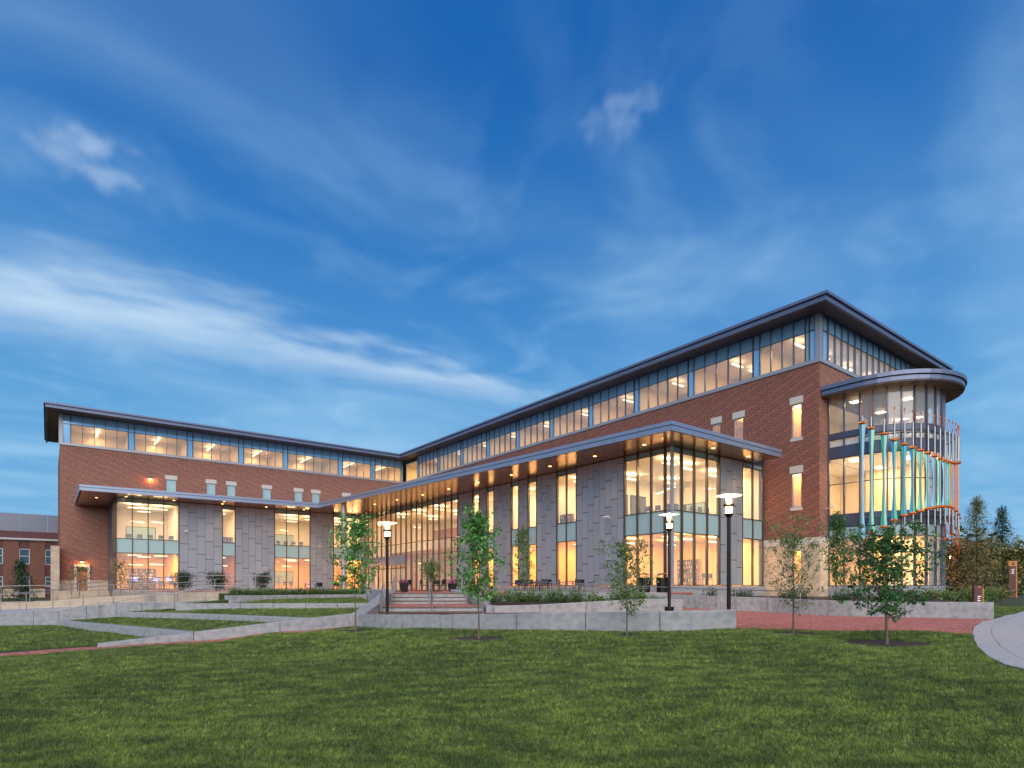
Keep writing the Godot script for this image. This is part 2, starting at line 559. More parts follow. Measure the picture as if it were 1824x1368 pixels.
# a sheet that follows the ground inside a polygon, with a rim that reaches down
func drape(poly: PackedVector2Array, lift: float, step := 0.8) -> ArrayMesh:
	var s := Acc.new()
	var lo := poly[0]; var hi := poly[0]
	for p in poly:
		lo = lo.min(p); hi = hi.max(p)
	var x := floorf(lo.x / step) * step
	while x < hi.x:
		var y := floorf(lo.y / step) * step
		while y < hi.y:
			for piece in Geometry2D.intersect_polygons(PackedVector2Array([Vector2(x, y), Vector2(x + step, y), Vector2(x + step, y + step), Vector2(x, y + step)]), poly):
				var ix := Geometry2D.triangulate_polygon(piece)
				for i in range(0, ix.size(), 3):
					var a: Vector2 = piece[ix[i]]; var b: Vector2 = piece[ix[i + 1]]; var c: Vector2 = piece[ix[i + 2]]
					if (b - a).cross(c - a) > 0:
						var w := b; b = c; c = w
					s.tri(gp(a.x, a.y, lift), gp(b.x, b.y, lift), gp(c.x, c.y, lift))
			y += step
		x += step
	for i in poly.size():
		var a := poly[i]; var b := poly[(i + 1) % poly.size()]
		s.quad(gp(a.x, a.y, lift), gp(a.x, a.y, -0.1), gp(b.x, b.y, -0.1), gp(b.x, b.y, lift))
	return s.mesh()

func pv(a: Array) -> PackedVector2Array:
	var o := PackedVector2Array()
	for i in range(0, a.size(), 2):
		o.push_back(Vector2(a[i], a[i + 1]))
	return o

# a cast wall along pts [u, v, bottom, top], in panels with open joints
func cast_wall(called: String, label: String, pts: Array, thick: float, length: float, m: Material, group := "") -> Node3D:
	var w := thing(called, label, "wall", P(pts[0][0], pts[0][2], pts[0][1]), 0.0, group)
	var at := w.position
	var dist := [0.0]
	for i in range(1, pts.size()):
		dist.append(dist[-1] + Vector2(pts[i][0] - pts[i - 1][0], pts[i][1] - pts[i - 1][1]).length())
	var total: float = dist[-1]
	var count := maxi(1, int(round(total / length)))
	var look := func(d: float) -> Array:
		var i := 0
		while i < pts.size() - 2 and dist[i + 1] < d:
			i += 1
		var f := clampf((d - dist[i]) / maxf(dist[i + 1] - dist[i], 0.001), 0, 1)
		var p: Array = pts[i]; var q: Array = pts[i + 1]
		var i0 := maxi(i - (1 if f < 0.3 else 0), 0); var i1 := mini(i + (2 if f > 0.7 else 1), pts.size() - 1)
		var dir := Vector2(pts[i1][0] - pts[i0][0], pts[i1][1] - pts[i0][1]).normalized()
		return [lerpf(p[0], q[0], f), lerpf(p[1], q[1], f), lerpf(p[2], q[2], f), lerpf(p[3], q[3], f), dir]
	var core := Acc.new()
	var last := []
	var many := maxi(2, int(total / 0.35))
	for k in many + 1:
		var r: Array = look.call(lerpf(0.02, total - 0.02, float(k) / many))
		var side := Vector2(-r[4].y, r[4].x) * thick * 0.38
		var ring := [P(r[0] - side.x, r[2], r[1] - side.y) - at, P(r[0] - side.x, r[3] - 0.03, r[1] - side.y) - at, P(r[0] + side.x, r[3] - 0.03, r[1] + side.y) - at, P(r[0] + side.x, r[2], r[1] + side.y) - at]
		if k:
			for i in 3:
				core.quad(last[i], last[i + 1], ring[i + 1], ring[i])
		last = ring
	if called in ["seat_wall", "retaining_wall", "path_wall", "planter_wall", "tier_wall"]:
		put(w, "joint_filler", core.mesh(), M.backing)
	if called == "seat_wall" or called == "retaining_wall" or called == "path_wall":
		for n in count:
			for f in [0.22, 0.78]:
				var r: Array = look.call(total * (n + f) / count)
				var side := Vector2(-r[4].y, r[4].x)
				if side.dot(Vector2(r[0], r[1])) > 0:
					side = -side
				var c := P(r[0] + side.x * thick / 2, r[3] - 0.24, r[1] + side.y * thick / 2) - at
				rod(w, "tie_hole_disc", c - P(side.x, 0, side.y) * 0.02, c + P(side.x, 0, side.y) * 0.002, 0.016, M.slab, 8)  # disc added on the face in place of a small open tie hole
	for n in count:
		var s := Acc.new()
		var prev := []
		var subs := maxi(1, int(total / count / 0.8))
		for k in subs + 1:
			var d := lerpf(total * n / count + (0.010 if n else 0.0), total * (n + 1) / count - (0.010 if n < count - 1 else 0.0), float(k) / subs)
			var r: Array = look.call(d)
			var side := Vector2(-r[4].y, r[4].x) * thick / 2
			var ring := []
			for e in [[-1.0, r[2]], [-1.0, r[3] - 0.02], [-0.93, r[3]], [0.93, r[3]], [1.0, r[3] - 0.02], [1.0, r[2]]]:
				ring.append(P(r[0] + side.x * e[0], e[1], r[1] + side.y * e[0]) - at)
			if k:
				for i in 6:
					var j := (i + 1) % 6
					s.quad(prev[i], prev[j], ring[j], ring[i])
			if k == 0:
				for i in range(1, 5):
					s.tri(ring[0], ring[i], ring[i + 1])
			if k == subs:
				for i in range(1, 5):
					s.tri(ring[0], ring[i + 1], ring[i])
			prev = ring
		put(w, "panel", s.mesh(), m)
	return w

func railing(called: String, label: String, pts: Array, height: float, spacing: float, rails: Array, group := "") -> Node3D:
	var w := thing(called, label, "railing", P(pts[0][0], pts[0][2], pts[0][1]), 0.0, group)
	var at := w.position
	var dense := []
	for i in pts.size() - 1:
		var a := P(pts[i][0], pts[i][2], pts[i][1]) - at; var b := P(pts[i + 1][0], pts[i + 1][2], pts[i + 1][1]) - at
		var count := maxi(1, int(round(a.distance_to(b) / spacing)))
		for k in count + (1 if i == pts.size() - 2 else 0):
			dense.append(a.lerp(b, float(k) / count))
	for p in dense:
		rod(w, "post", p, p + Vector3.UP * height, 0.022, M.steel, 6)
	for r in rails:
		var s := Acc.new()
		var line := []
		for p in dense:
			line.append(p + Vector3.UP * height * r)
		if r >= 1.0:
			line.push_front(line[0] + (line[0] - line[1]).normalized() * 0.25)
			line.append(line[-1] + (line[-1] - line[-2]).normalized() * 0.25)
		s.tube(line, [0.024 if r >= 1.0 else 0.012], 6)
		put(w, "handrail" if r >= 1.0 else "rail", s.mesh(), M.steel)
	return w

func landscape() -> void:
	ground_grid()
	lawn_sheet()
	# brick path along the low wall, opening into the brick plaza below the steps
	path_poly = pv([-30, 24.6, -14, 23.2, -6, 22.4, -1.04, 21.8, 1.19, 21.73, 3.55, 21.56, 6.86, 20.55, 8.6, 19.4, 9.65, 15.9, 11.48, 13.1, 13.6, 10.7, 14.8, 9.35, 15.91, 8.61, 16.4, 7.36, 17.22, 5.73, 17.1, 4.75, 18.88, 5.25, 21.98, 5.9, 26.0, 6.45, 26.0, 6.7, 25.2, 8.9, 24.7, 11.9, 25.05, 14.3, 24.6, 16.6, 24.5, 18.4, 20.3, 15.6, 16.1, 19.6, 14.8, 20.9, 13.4, 21.6, 10.8, 22.9, 8.95, 20.9, 7.1, 21.5, 3.7, 22.7, 1.2, 23.1, -1.1, 22.65, -6, 23.3, -14, 24.2, -30, 25.7])
	struct("brick_path", drape(path_poly, 0.02, 0.8), M.paver)
	walk_poly = pv([60, 9.9, 44, 8.3, 36, 7.5, 31.89, 7.12, 26.89, 6.53, 21.98, 5.87, 18.88, 5.22, 16.91, 4.71, 14.58, 3.97, 13.39, 3.49, 12.63, 3.07, 12.15, 2.6, 11.7, 1.6, 11.4, 0, 11.3, -6, 15.5, -6, 16.0, 0, 17.0, 1.0, 20, 1.9, 26, 2.7, 36, 3.9, 60, 6])
	var under := struct("concrete_walk", drape(walk_poly, 0.015, 0.8), M.slab)
	var edge := [60, 9.9, 60, 6, 44, 8.3, 44, 4.6, 36, 7.5, 36, 3.9, 31.89, 7.12, 31.5, 3.3, 29.3, 6.8, 29, 3.0, 26.89, 6.53, 26.6, 2.75, 24.4, 6.2, 24.3, 2.45, 21.98, 5.87, 22.0, 2.15, 20.4, 5.55, 20.4, 1.95, 18.88, 5.22, 19.2, 1.7, 16.91, 4.71, 18.2, 1.4, 15.75, 4.34, 17.5, 1.15, 14.58, 3.97, 17.0, 0.9, 13.39, 3.49, 16.6, 0.5, 12.63, 3.07, 16.3, 0.1, 12.15, 2.6, 16.1, -0.5, 11.7, 1.6, 15.9, -1.5, 11.45, 0.2, 15.7, -2.5, 11.3, -3, 15.6, -4.0, 11.3, -6, 15.5, -6]
	for i in range(0, edge.size() - 4, 4):
		var a := Vector2(edge[i], edge[i + 1]); var b := Vector2(edge[i + 2], edge[i + 3]); var c := Vector2(edge[i + 4], edge[i + 5]); var d := Vector2(edge[i + 6], edge[i + 7])
		var g := (c - a).normalized() * 0.003; var h := (d - b).normalized() * 0.003
		for k in 2:
			var f0 := 0.0 if k == 0 else 0.102; var f1 := 0.10 if k == 0 else 1.0
			put(under, "slab", drape(PackedVector2Array([(a + g).lerp(b + h, f0), (a + g).lerp(b + h, f1), (c - g).lerp(d - h, f1), (c - g).lerp(d - h, f0)]), 0.032, 0.8), M.pavement)
	# terrace in front of the glass
	var terrace := Acc.new()
	terrace.prism(pv([6.3, 30.8, 10.5, 32.1, 14.0, 32.6, 14.35, 28.6, 16.8, 26.75, 17.5, 28.2, 20.8, 27.6, 24.4, 19.4, 27.0, 20.5, 31.0, 22.6, 31.6, 24.6, 31.7, 72.4, 5.3, 72.4, 5.3, 50, 4.6, 36]), -1.9, -0.21)
	struct("terrace", terrace.mesh(), M.paver)
	var ramp := Acc.new()
	var ra := P(20.3, -0.86, 15.7); var rb := P(24.4, -0.84, 18.3); var rc := P(20.7, -0.40, 27.55); var rd := P(17.6, -0.45, 26.2)
	ramp.quad(ra, rd, rc, rb)
	ramp.quad(ra, ra + Vector3.DOWN, rd + Vector3.DOWN, rd)
	struct("ramp", ramp.mesh(), M.pavement)
	# planting beds
	var bed := Acc.new()
	bed.prism(pv([14.9, 20.9, 16.1, 19.75, 18.2, 17.5, 19.2, 16.4, 20.1, 15.45, 17.55, 26.1, 17.3, 25.9]), -1.6, -0.60)
	struct("planting_bed", bed.mesh(), M.mulch)
	bed = Acc.new()
	bed.prism(pv([24.7, 17.2, 25.15, 14.3, 24.85, 12, 24.8, 10.8, 25.4, 8.5, 26.0, 6.8, 30, 9.0, 38, 12, 47, 13.5, 60, 14.5, 60, 20.4, 42.3, 20.4, 42.3, 24.5, 31.7, 24.5, 31, 22.5, 27, 20.4, 24.6, 19.2]), -1.6, -0.52)
	struct("planting_bed", bed.mesh(), M.mulch)
	# walls
	var conc: Material = M.concrete
	var sw := cast_wall("seat_wall", "long low grey concrete seat wall curving along the top of the lawn", [[8.45, 19.34, -1.6, -0.86], [9.65, 15.78, -1.6, -0.76], [11.48, 13.0, -1.5, -0.68], [13.6, 10.63, -1.5, -0.61], [14.8, 9.46, -1.4, -0.56]], 0.42, 2.1, conc)
	for a in [[[8.75, 18.5], [9.65, 15.78], [10.2, 14.95]], [[10.3, 14.8], [11.2, 13.4]]]:
		for row in 3:
			var s := Acc.new()
			var line := []
			for p in a:
				var f := clampf((Vector2(p[0], p[1]) - Vector2(8.45, 19.34)).length() / 11.9, 0, 1)
				line.append(P(p[0] + (row - 1) * 0.11, -0.80 + 0.17 * f + 0.0, p[1] + (row - 1) * 0.075) - sw.position)
			for i in line.size() - 1:
				var d: Vector3 = (line[i + 1] - line[i]); d.y = 0
				var side := d.normalized().cross(Vector3.UP) * 0.05
				var up := Vector3.UP * 0.02
				s.hexa([line[i] - side - up, line[i] + side - up, line[i + 1] + side - up, line[i + 1] - side - up], [line[i] - side + up, line[i] + side + up, line[i + 1] + side + up, line[i + 1] - side + up])
			put(sw, "seat_slat", s.mesh(), M.bench_wood)
	cast_wall("path_wall", "low pinkish concrete wall that rises along the left brick path", [[1.25, 22.94, -2.1, -1.70], [2.47, 22.77, -2.1, -1.58], [3.72, 22.57, -2.0, -1.45], [7.12, 21.36, -1.8, -1.04], [8.95, 20.84, -1.7, -0.86]], 0.40, 2.4, conc)
	cast_wall("stair_cheek_wall", "sloping concrete cheek wall left of the entrance steps", [[8.95, 20.84, -1.7, -0.86], [10.63, 23.33, -1.5, -0.58], [13.9, 28.7, -1.2, -0.08], [14.3, 30.6, -1.0, -0.02], [14.2, 32.8, -1.0, -0.03]], 0.5, 3.0, conc)
	cast_wall("stair_cheek_wall", "sloping concrete cheek wall right of the entrance steps, beside the shrub bed", [[14.75, 20.75, -1.6, -0.70], [17.2, 25.86, -1.2, -0.26], [17.5, 28.1, -1.0, -0.03]], 0.45, 3.0, conc)
	cast_wall("planter_wall", "low pinkish concrete wall in front of the shrub bed right of the steps", [[14.91, 20.7, -1.6, -0.70], [16.09, 19.55, -1.5, -0.66], [18.17, 17.33, -1.4, -0.48], [19.19, 16.18, -1.3, -0.38], [20.14, 15.2, -1.2, -0.42]], 0.45, 2.0, conc)
	cast_wall("retaining_wall", "grey concrete retaining wall behind the red brick plaza on the right", [[24.6, 19.1, -1.4, -0.27], [24.54, 17.0, -1.4, -0.32], [25.05, 14.22, -1.5, -0.39], [24.71, 11.97, -1.5, -0.45], [24.63, 10.77, -1.5, -0.46], [25.25, 8.41, -1.5, -0.47], [25.94, 6.63, -1.5, -0.46]], 0.35, 2.4, conc)
	cast_wall("ramp_curb_wall", "pale concrete curb between the shrub bed and the ramp", [[20.15, 15.7, -1.2, -0.60], [17.55, 26.1, -1.2, -0.20]], 0.22, 3.0, conc)
	cast_wall("terrace_wall", "pale concrete wall at the edge of the terrace above the ramp", [[20.9, 27.6, -1.4, -0.13], [24.4, 19.3, -1.4, -0.18]], 0.25, 2.2, conc)
	var tiers := [
		["lowest of the four grassy concrete tiers left of the steps", [[0.53, 34.81, -2.0, -1.45], [2.4, 27.9, -2.0, -1.44], [3.9, 22.75, -2.0, -1.45]]],
		["second lowest of the four grassy concrete tiers left of the steps", [[2.75, 33.12, -1.7, -1.05], [5.14, 28.15, -1.7, -1.04], [6.3, 25.0, -1.7, -1.04], [7.7, 21.6, -1.7, -1.05]]],
		["third of the four grassy concrete tiers, below the topmost", [[4.65, 30.9, -1.4, -0.65], [8.21, 28.4, -1.4, -0.65], [11.7, 26.0, -1.4, -0.65]]],
		["topmost of the four grassy concrete tiers, below the terrace", [[6.49, 29.9, -1.2, -0.30], [10.4, 31.2, -1.2, -0.30], [13.9, 31.6, -1.2, -0.30]]]]
	for q in tiers:
		cast_wall("tier_wall", "bluish grey concrete wall, " + q[0], q[1], 0.4, 1.5, conc, "stepped lawn tiers left of the steps")
	# lawns on the tiers, each rising from its wall to the foot of the next: [front u, v, y, back u, v, y]
	tier_strips = [
		[[0.8, 34.8, -1.47, 2.6, 33.1, -1.30], [2.6, 28.0, -1.46, 4.9, 28.3, -1.28], [3.4, 25.2, -1.46, 6.05, 25.1, -1.26], [4.15, 22.75, -1.46, 7.4, 21.75, -1.26]],
		[[2.95, 33.1, -1.07, 4.5, 30.9, -0.90], [5.34, 28.2, -1.06, 8.0, 28.4, -0.88], [6.5, 25.1, -1.06, 11.4, 26.0, -0.86], [7.9, 21.6, -1.06, 10.2, 23.3, -0.86]],
		[[4.8, 31.1, -0.67, 6.4, 29.75, -0.50], [8.3, 28.6, -0.67, 10.4, 31.0, -0.48], [11.8, 26.2, -0.67, 13.7, 31.4, -0.48]],
		[[6.5, 30.1, -0.27, 6.3, 30.6, -0.215], [10.4, 31.4, -0.27, 10.3, 32.0, -0.215], [13.9, 31.8, -0.27, 13.9, 32.5, -0.215]]]
	for q in tier_strips:
		var s := Acc.new()
		for i in q.size() - 1:
			var a: Array = q[i]; var b: Array = q[i + 1]
			var top := [P(a[0], a[2], a[1]), P(a[3], a[5], a[4]), P(b[3], b[5], b[4]), P(b[0], b[2], b[1])]
			s.hexa(top.map(func(w): return w - Vector3.UP * 0.5), top)
		struct("lawn_tier", s.mesh(), M.soil)
	# ramps on the left
	cast_wall("ramp_wall", "long grey concrete ramp wall rising to the right behind the tiers", [[-20, 41, -2.3, -1.5], [-1.81, 37.85, -2.2, -1.17], [0.19, 36.08, -2.1, -0.96], [2.49, 34.32, -2.0, -0.71], [4.93, 32.71, -1.8, -0.62], [6.3, 31.4, -1.6, -0.45], [7.9, 31.3, -1.4, -0.20]], 0.3, 2.6, conc)
	var r1 := Acc.new()
	var fr := [[-20, 41.2, -1.52], [-1.81, 38.0, -1.2], [0.19, 36.2, -1.0], [2.49, 34.5, -0.76], [4.93, 32.9, -0.67], [6.4, 31.7, -0.5]]
	var bk := [[-20, 45, -1.52], [-1.0, 43, -1.1], [1.6, 40.5, -0.95], [3.4, 38.5, -0.74], [4.8, 37.0, -0.62], [6.6, 35.0, -0.45]]
	for i in 5:
		r1.quad(P(fr[i][0], fr[i][2], fr[i][1]), P(bk[i][0], bk[i][2], bk[i][1]), P(bk[i + 1][0], bk[i + 1][2], bk[i + 1][1]), P(fr[i + 1][0], fr[i + 1][2], fr[i + 1][1]))
	struct("ramp", r1.mesh(), M.pavement)
	cast_wall("ramp_back_wall", "pale beige concrete wall behind the left ramp, below the big glass corner", [[-9, 50, -1.8, -0.95], [0.5, 46.5, -1.8, -0.72], [4.5, 43, -1.6, -0.35], [6.0, 40, -1.5, -0.22], [8.5, 38, -1.4, -0.16]], 0.3, 2.6, M.limestone)
	cast_wall("terrace_wall", "pale beige wall at the left edge of the terrace, beyond the topmost tier", [[13.9, 32.6, -1.2, -0.20], [10.4, 32.05, -1.2, -0.20], [6.2, 30.75, -1.2, -0.18], [4.55, 36.0, -1.8, -0.17], [5.2, 50.0, -1.8, -0.17], [5.2, 72.3, -1.8, -0.17]], 0.2, 3.0, M.limestone)

var path_poly: PackedVector2Array
var walk_poly: PackedVector2Array
var tier_strips := []
var bare := []

func steps() -> void:
	var st := thing("entrance_steps", "wide concrete steps with a red brick landing leading up to the glass entrance", "steps", P(12.2, -1.3, 21.8))
	# along d the steps climb; a.. left edge, b.. right edge
	var l0 := Vector2(10.55, 22.75); var r0 := Vector2(14.2, 20.35)
	var l1 := Vector2(14.2, 28.75); var r1 := Vector2(17.15, 26.6)
	var at := func(f: float, y: float, side: int) -> Vector3:
		var p := l0.lerp(l1, f) if side == 0 else r0.lerp(r1, f)
		return P(p.x, y, p.y) - st.position
	var run := [[0.0, -1.10], [0.055, -0.925], [0.11, -0.75], [0.76, -0.573], [0.84, -0.396], [0.92, -0.214]]
	for i in run.size():
		var f0: float = run[i][0]; var y: float = run[i][1]
		var f1: float = run[i + 1][0] if i < run.size() - 1 else 1.02
		var s := Acc.new()
		s.hexa([at.call(f0, -1.5, 0), at.call(f0, -1.5, 1), at.call(f1, -1.5, 1), at.call(f1, -1.5, 0)], [at.call(f0, y, 0), at.call(f0, y, 1), at.call(f1, y, 1), at.call(f1, y, 0)])
		put(st, "step", s.mesh(), M.concrete)
		s = Acc.new()
		s.hexa([at.call(f0 - 0.004, y - 0.045, 0), at.call(f0 - 0.004, y - 0.045, 1), at.call(f0 + 0.008, y - 0.045, 1), at.call(f0 + 0.008, y - 0.045, 0)], [at.call(f0 - 0.004, y + 0.003, 0), at.call(f0 - 0.004, y + 0.003, 1), at.call(f0 + 0.008, y + 0.003, 1), at.call(f0 + 0.008, y + 0.003, 0)])
		put(st, "nosing", s.mesh(), M.bronze)
		if i == 2:
			s = Acc.new()
			s.hexa([at.call(f0 + 0.05, y + 0.001, 0), at.call(f0 + 0.05, y + 0.001, 1), at.call(f1, y + 0.001, 1), at.call(f1, y + 0.001, 0)], [at.call(f0 + 0.05, y + 0.012, 0), at.call(f0 + 0.05, y + 0.012, 1), at.call(f1, y + 0.012, 1), at.call(f1, y + 0.012, 0)])
			put(st, "brick_landing", s.mesh(), M.paver)
	# handrails: left, middle, right
	var names := ["left of the steps, beside the cheek wall", "in the middle of the steps", "right of the steps, beside the shrub bed"]
	var k := 0
	for f in [0.03, 0.5, 0.97]:
		var a := l0.lerp(r0, f); var b := l1.lerp(r1, f)
		var pts := []
		for e in [[0.0, -1.27], [0.11, -0.74], [0.2, -0.74]]:
			var p := a.lerp(b, e[0])
			pts.append([p.x, p.y, e[1]])
		railing("handrail", "stainless steel handrail on the lower flight, " + names[k], pts, 0.9, 0.6, [0.5, 1.0], "handrails of the entrance steps")
		pts = []
		for e in [[0.70, -0.74], [0.76, -0.74], [0.94, -0.21], [1.0, -0.21]]:
			var p := a.lerp(b, e[0])
			pts.append([p.x, p.y, e[1]])
		railing("handrail", "stainless steel handrail on the upper flight, " + names[k], pts, 0.9, 0.6, [0.5, 1.0], "handrails of the entrance steps")
		k += 1

# ---------------------------------------------------------------- grass, trees, shrubs

func grass() -> void:
	var s := Acc.new()
	for i in 11:
		var a := TAU * i / 11.0 + rng.randf() * 0.5
		var tone := 0.65 + 0.75 * rng.randf()
		s.tint = Color(tone, tone, tone * 0.95) if i % 11 else Color(2.4, 1.7, 1.6)
		var r := rng.randf() * 0.042
		var b := Vector3(cos(a) * r, -0.01, sin(a) * r)
		var lean := Vector3(cos(a * 2.3), 0, sin(a * 2.3)) * (0.008 + rng.randf() * 0.018)
		var h := 0.030 + rng.randf() * 0.026
		var side := Vector3(-sin(a), 0, cos(a)) * 0.0019
		var m := b + lean * 0.4 + Vector3.UP * h * 0.6
		var tip := b + lean + Vector3.UP * h
		s.quad(b - side, m - side * 0.8, m + side * 0.8, b + side)
		s.tri(m - side * 0.8, tip, m + side * 0.8)
	var tuft := s.mesh()
	var where := []
	var tint := PackedColorArray()
	var patch := fbm(41, 1.1, 5)
	var broad := fbm(43, 0.16, 3)
	var fw := Vector2(0.60653, 0.79506); var rt := Vector2(0.79506, -0.60653)
	var holes := bare
	var total := 0
	while total < 300000:
		var z := 3.4 * pow(30.0 / 3.4, pow(rng.randf(), 1.05))
		var x := (rng.randf() * 2 - 1) * (0.92 * z + 1.0)
		total += 1
		var p := fw * z + rt * x
		if p.y > 0.0 and (Geometry2D.is_point_in_polygon(p, path_poly) or Geometry2D.is_point_in_polygon(p, walk_poly)):
			continue
		if not on_lawn(p):
			continue
		var skip := false
		for h in holes:
			if p.distance_squared_to(Vector2(h[0], h[1])) < h[2] * h[2] * (1.0 + 0.5 * patch.get_noise_2d(p.x * 4.0, p.y * 4.0)):
				skip = true
		if skip:
			continue
		add_tuft(where, tint, p, gh(p.x, p.y), maxf(0.85, pow(z / 8.0, 0.75)), patch, broad)
	# tiers and the strip right of the retaining wall
	for q in tier_strips:
		for i in q.size() - 1:
			var a: Array = q[i]; var b: Array = q[i + 1]
			var size := Vector2(a[0] - b[0], a[1] - b[1]).length() * Vector2(a[0] - a[3], a[1] - a[4]).length()
			for k in int(size * 130):
				var f := rng.randf(); var g := rng.randf()
				var fr := P(a[0], a[2], a[1]).lerp(P(b[0], b[2], b[1]), f)
				var bk := P(a[3], a[5], a[4]).lerp(P(b[3], b[5], b[4]), f)
				var w := fr.lerp(bk, g)
				add_tuft(where, tint, Vector2(w.x, -w.z), w.y, 1.6, patch, broad)
	var mm := MultiMesh.new()
	mm.transform_format = MultiMesh.TRANSFORM_3D
	mm.use_colors = true
	mm.mesh = tuft
	mm.instance_count = where.size()
	for i in where.size():
		mm.set_instance_transform(i, where[i])
		mm.set_instance_color(i, tint[i])
	var o := MultiMeshInstance3D.new()
	o.name = "grass"
	o.multimesh = mm
	o.material_override = M.grass_blade
	add_child(o)
	o.set_meta("kind", "stuff")
	tag(o, "mown green lawn with darker and yellower patches", "grass")

func on_lawn(p: Vector2) -> bool:
	# in front of the path, or the low lawn on the far left, or beyond the walk on the right
	if Geometry2D.is_point_in_polygon(p, front_lawn) or Geometry2D.is_point_in_polygon(p, left_lawn):
		return true
	return Geometry2D.is_point_in_polygon(p, right_lawn)

var front_lawn := PackedVector2Array([Vector2(-40, 25), Vector2(-14, 23.2), Vector2(-6, 22.4), Vector2(-1.04, 21.8), Vector2(3.55, 21.56), Vector2(6.86, 20.55), Vector2(8.2, 19.6), Vector2(9.4, 15.7), Vector2(11.25, 12.85), Vector2(13.4, 10.45), Vector2(14.8, 9.2), Vector2(15.91, 8.61), Vector2(16.4, 7.36), Vector2(17.22, 5.73), Vector2(17.0, 4.7), Vector2(12, 2), Vector2(11.2, -6), Vector2(-40, -6)])
var left_lawn := PackedVector2Array([Vector2(-30, 25.9), Vector2(-14, 24.4), Vector2(-6, 23.5), Vector2(1.1, 23.2), Vector2(3.7, 22.9), Vector2(2.3, 27.8), Vector2(0.4, 34.9), Vector2(-1.9, 37.6), Vector2(-20, 40.7), Vector2(-30, 41)])
var right_lawn := PackedVector2Array([Vector2(26.2, 6.6), Vector2(31.9, 7.3), Vector2(44, 8.5), Vector2(60, 10.1), Vector2(60, 14), Vector2(47, 13.2), Vector2(38, 11.8), Vector2(30, 8.8)])

func add_tuft(where: Array, tint: PackedColorArray, p: Vector2, y: float, sc: float, patch: FastNoiseLite, broad: FastNoiseLite) -> void:
	var b := Basis(Vector3.UP, rng.randf() * TAU).scaled(Vector3(sc, (0.75 + rng.randf() * 0.5) * minf(sc, 1.5), sc))
	where.append(Transform3D(b, P(p.x, y, p.y)))
	var f := clampf(0.45 + patch.get_noise_2d(p.x * 0.8 - p.y * 0.6, (p.x * 0.6 + p.y * 0.8) * 1.8) * 1.1 + broad.get_noise_2d(p.x, p.y) * 0.5, 0, 1)
	var c := Color(0.068, 0.115, 0.022).lerp(Color(0.180, 0.258, 0.045), f)
	if rng.randf() < 0.05:
		c = c * 1.9
	c = c * (0.45 + pow(rng.randf(), 1.5) * 1.25)
	c.a = 1.0
	tint.push_back(c)

# o: h height, r crown radius, base height of the first branch, n branches, leaves per cluster, ls leaf size, shape 0 oval 1 narrow 2 cone, col leaf colours, trunk radius
func tree(called: String, label: String, at: Vector3, o: Dictionary, group := "") -> Node3D:
	var t := thing(called, label, o.get("cat", "tree"), at, 0.0, group)
	rng.seed = hash(label)
	var h: float = o.h
	var tr: float = o.get("tr", 0.03)
	var cone: bool = o.get("shape", 0) == 2
	var trunk := Acc.new()
	var line := []; var rad := []
	var bend: Vector3 = Vector3(rng.randf() - 0.5, 0, rng.randf() - 0.5) * o.get("bend", 0.05) * h
	var top := h * (1.0 if cone else 0.93)
	for i in 9:
		var f := i / 8.0
		line.append(Vector3.UP * top * f + bend * f * f + Vector3(sin(f * 7.0 + at.x), 0, cos(f * 6.0 + at.z)) * 0.008 * h * f - Vector3.UP * (0.06 if i == 0 else 0.0))
		rad.append(tr * (1.35 if i == 0 else 1.0) * lerpf(1.0, 0.12, f))
	trunk.tube(line, rad, 8)
	put(t, "trunk", trunk.mesh(), o.get("bark", M.bark))
	var limbs := Acc.new()
	var crown := Acc.new()
	var nb: int = o.n
	var ls: float = o.ls
	var stems: int = o.get("stems", 0)
	for i in nb:
		var f := float(i) / maxf(nb - 1, 1)
		var y := lerpf(o.base, h * 0.97, pow(f, o.get("even", 0.9)))
		var prof: float
		match int(o.get("shape", 0)):
			0: prof = sqrt(maxf(0.06, 1.0 - pow(2.0 * f - 0.75, 2.0) * 0.62))
			1: prof = 0.55 + 0.45 * sin(PI * minf(1.0, f * 1.1 + 0.15))
			_: prof = 1.02 - f * 0.94
		var a := i * 2.39996 + rng.randf() * 0.9
		var fr := clampf(y / top, 0, 1)
		var start: Vector3 = line[clampi(int(fr * 8), 0, 7)].lerp(line[clampi(int(fr * 8) + 1, 1, 8)], fr * 8 - floorf(fr * 8))
		if stems:
			start = start * Vector3(1, 0.6, 1)
		var reach: float = o.r * prof * (0.72 + rng.randf() * 0.42)
		var rise: float = (o.get("rise", 0.55) if not cone else 0.12) * (0.6 + rng.randf() * 0.7)
		var out := Vector3(cos(a), 0, sin(a))
		var pts := [start]
		var steps_n := 4
		for k in range(1, steps_n + 1):
			var g := float(k) / steps_n
			pts.append(start + out * reach * g + Vector3.UP * reach * rise * pow(g, 1.3) + Vector3(rng.randf() - 0.5, rng.randf() - 0.5, rng.randf() - 0.5) * reach * 0.10)
		limbs.tube(pts, [tr * 0.36 * lerpf(1, 0.45, fr), tr * 0.28, tr * 0.2, tr * 0.13, tr * 0.06], 5, false)
		for k in range(1, steps_n + 1):
			var cl: int = o.get("clusters", 2)
			for q in cl:
				if rng.randf() < o.get("gap", 0.18):
					continue
				var c: Vector3 = pts[k] + Vector3(rng.randf() - 0.5, rng.randf() - 0.45, rng.randf() - 0.5) * reach * o.get("spread", 0.42)
				if q > 0:
					limbs.tube([pts[k], c], [tr * 0.09, tr * 0.05], 4, false)
				cluster(crown, c, o.get("cr", ls * 1.3), o.leaves, ls, o.cols, o.get("needle", 0.62), o.get("droop", 0.35))
	put(t, "branch", limbs.mesh(), o.get("bark", M.bark)).set_meta("kind", "stuff")
	put(t, "crown", crown.mesh(), M.leaf).set_meta("kind", "stuff")
	return t

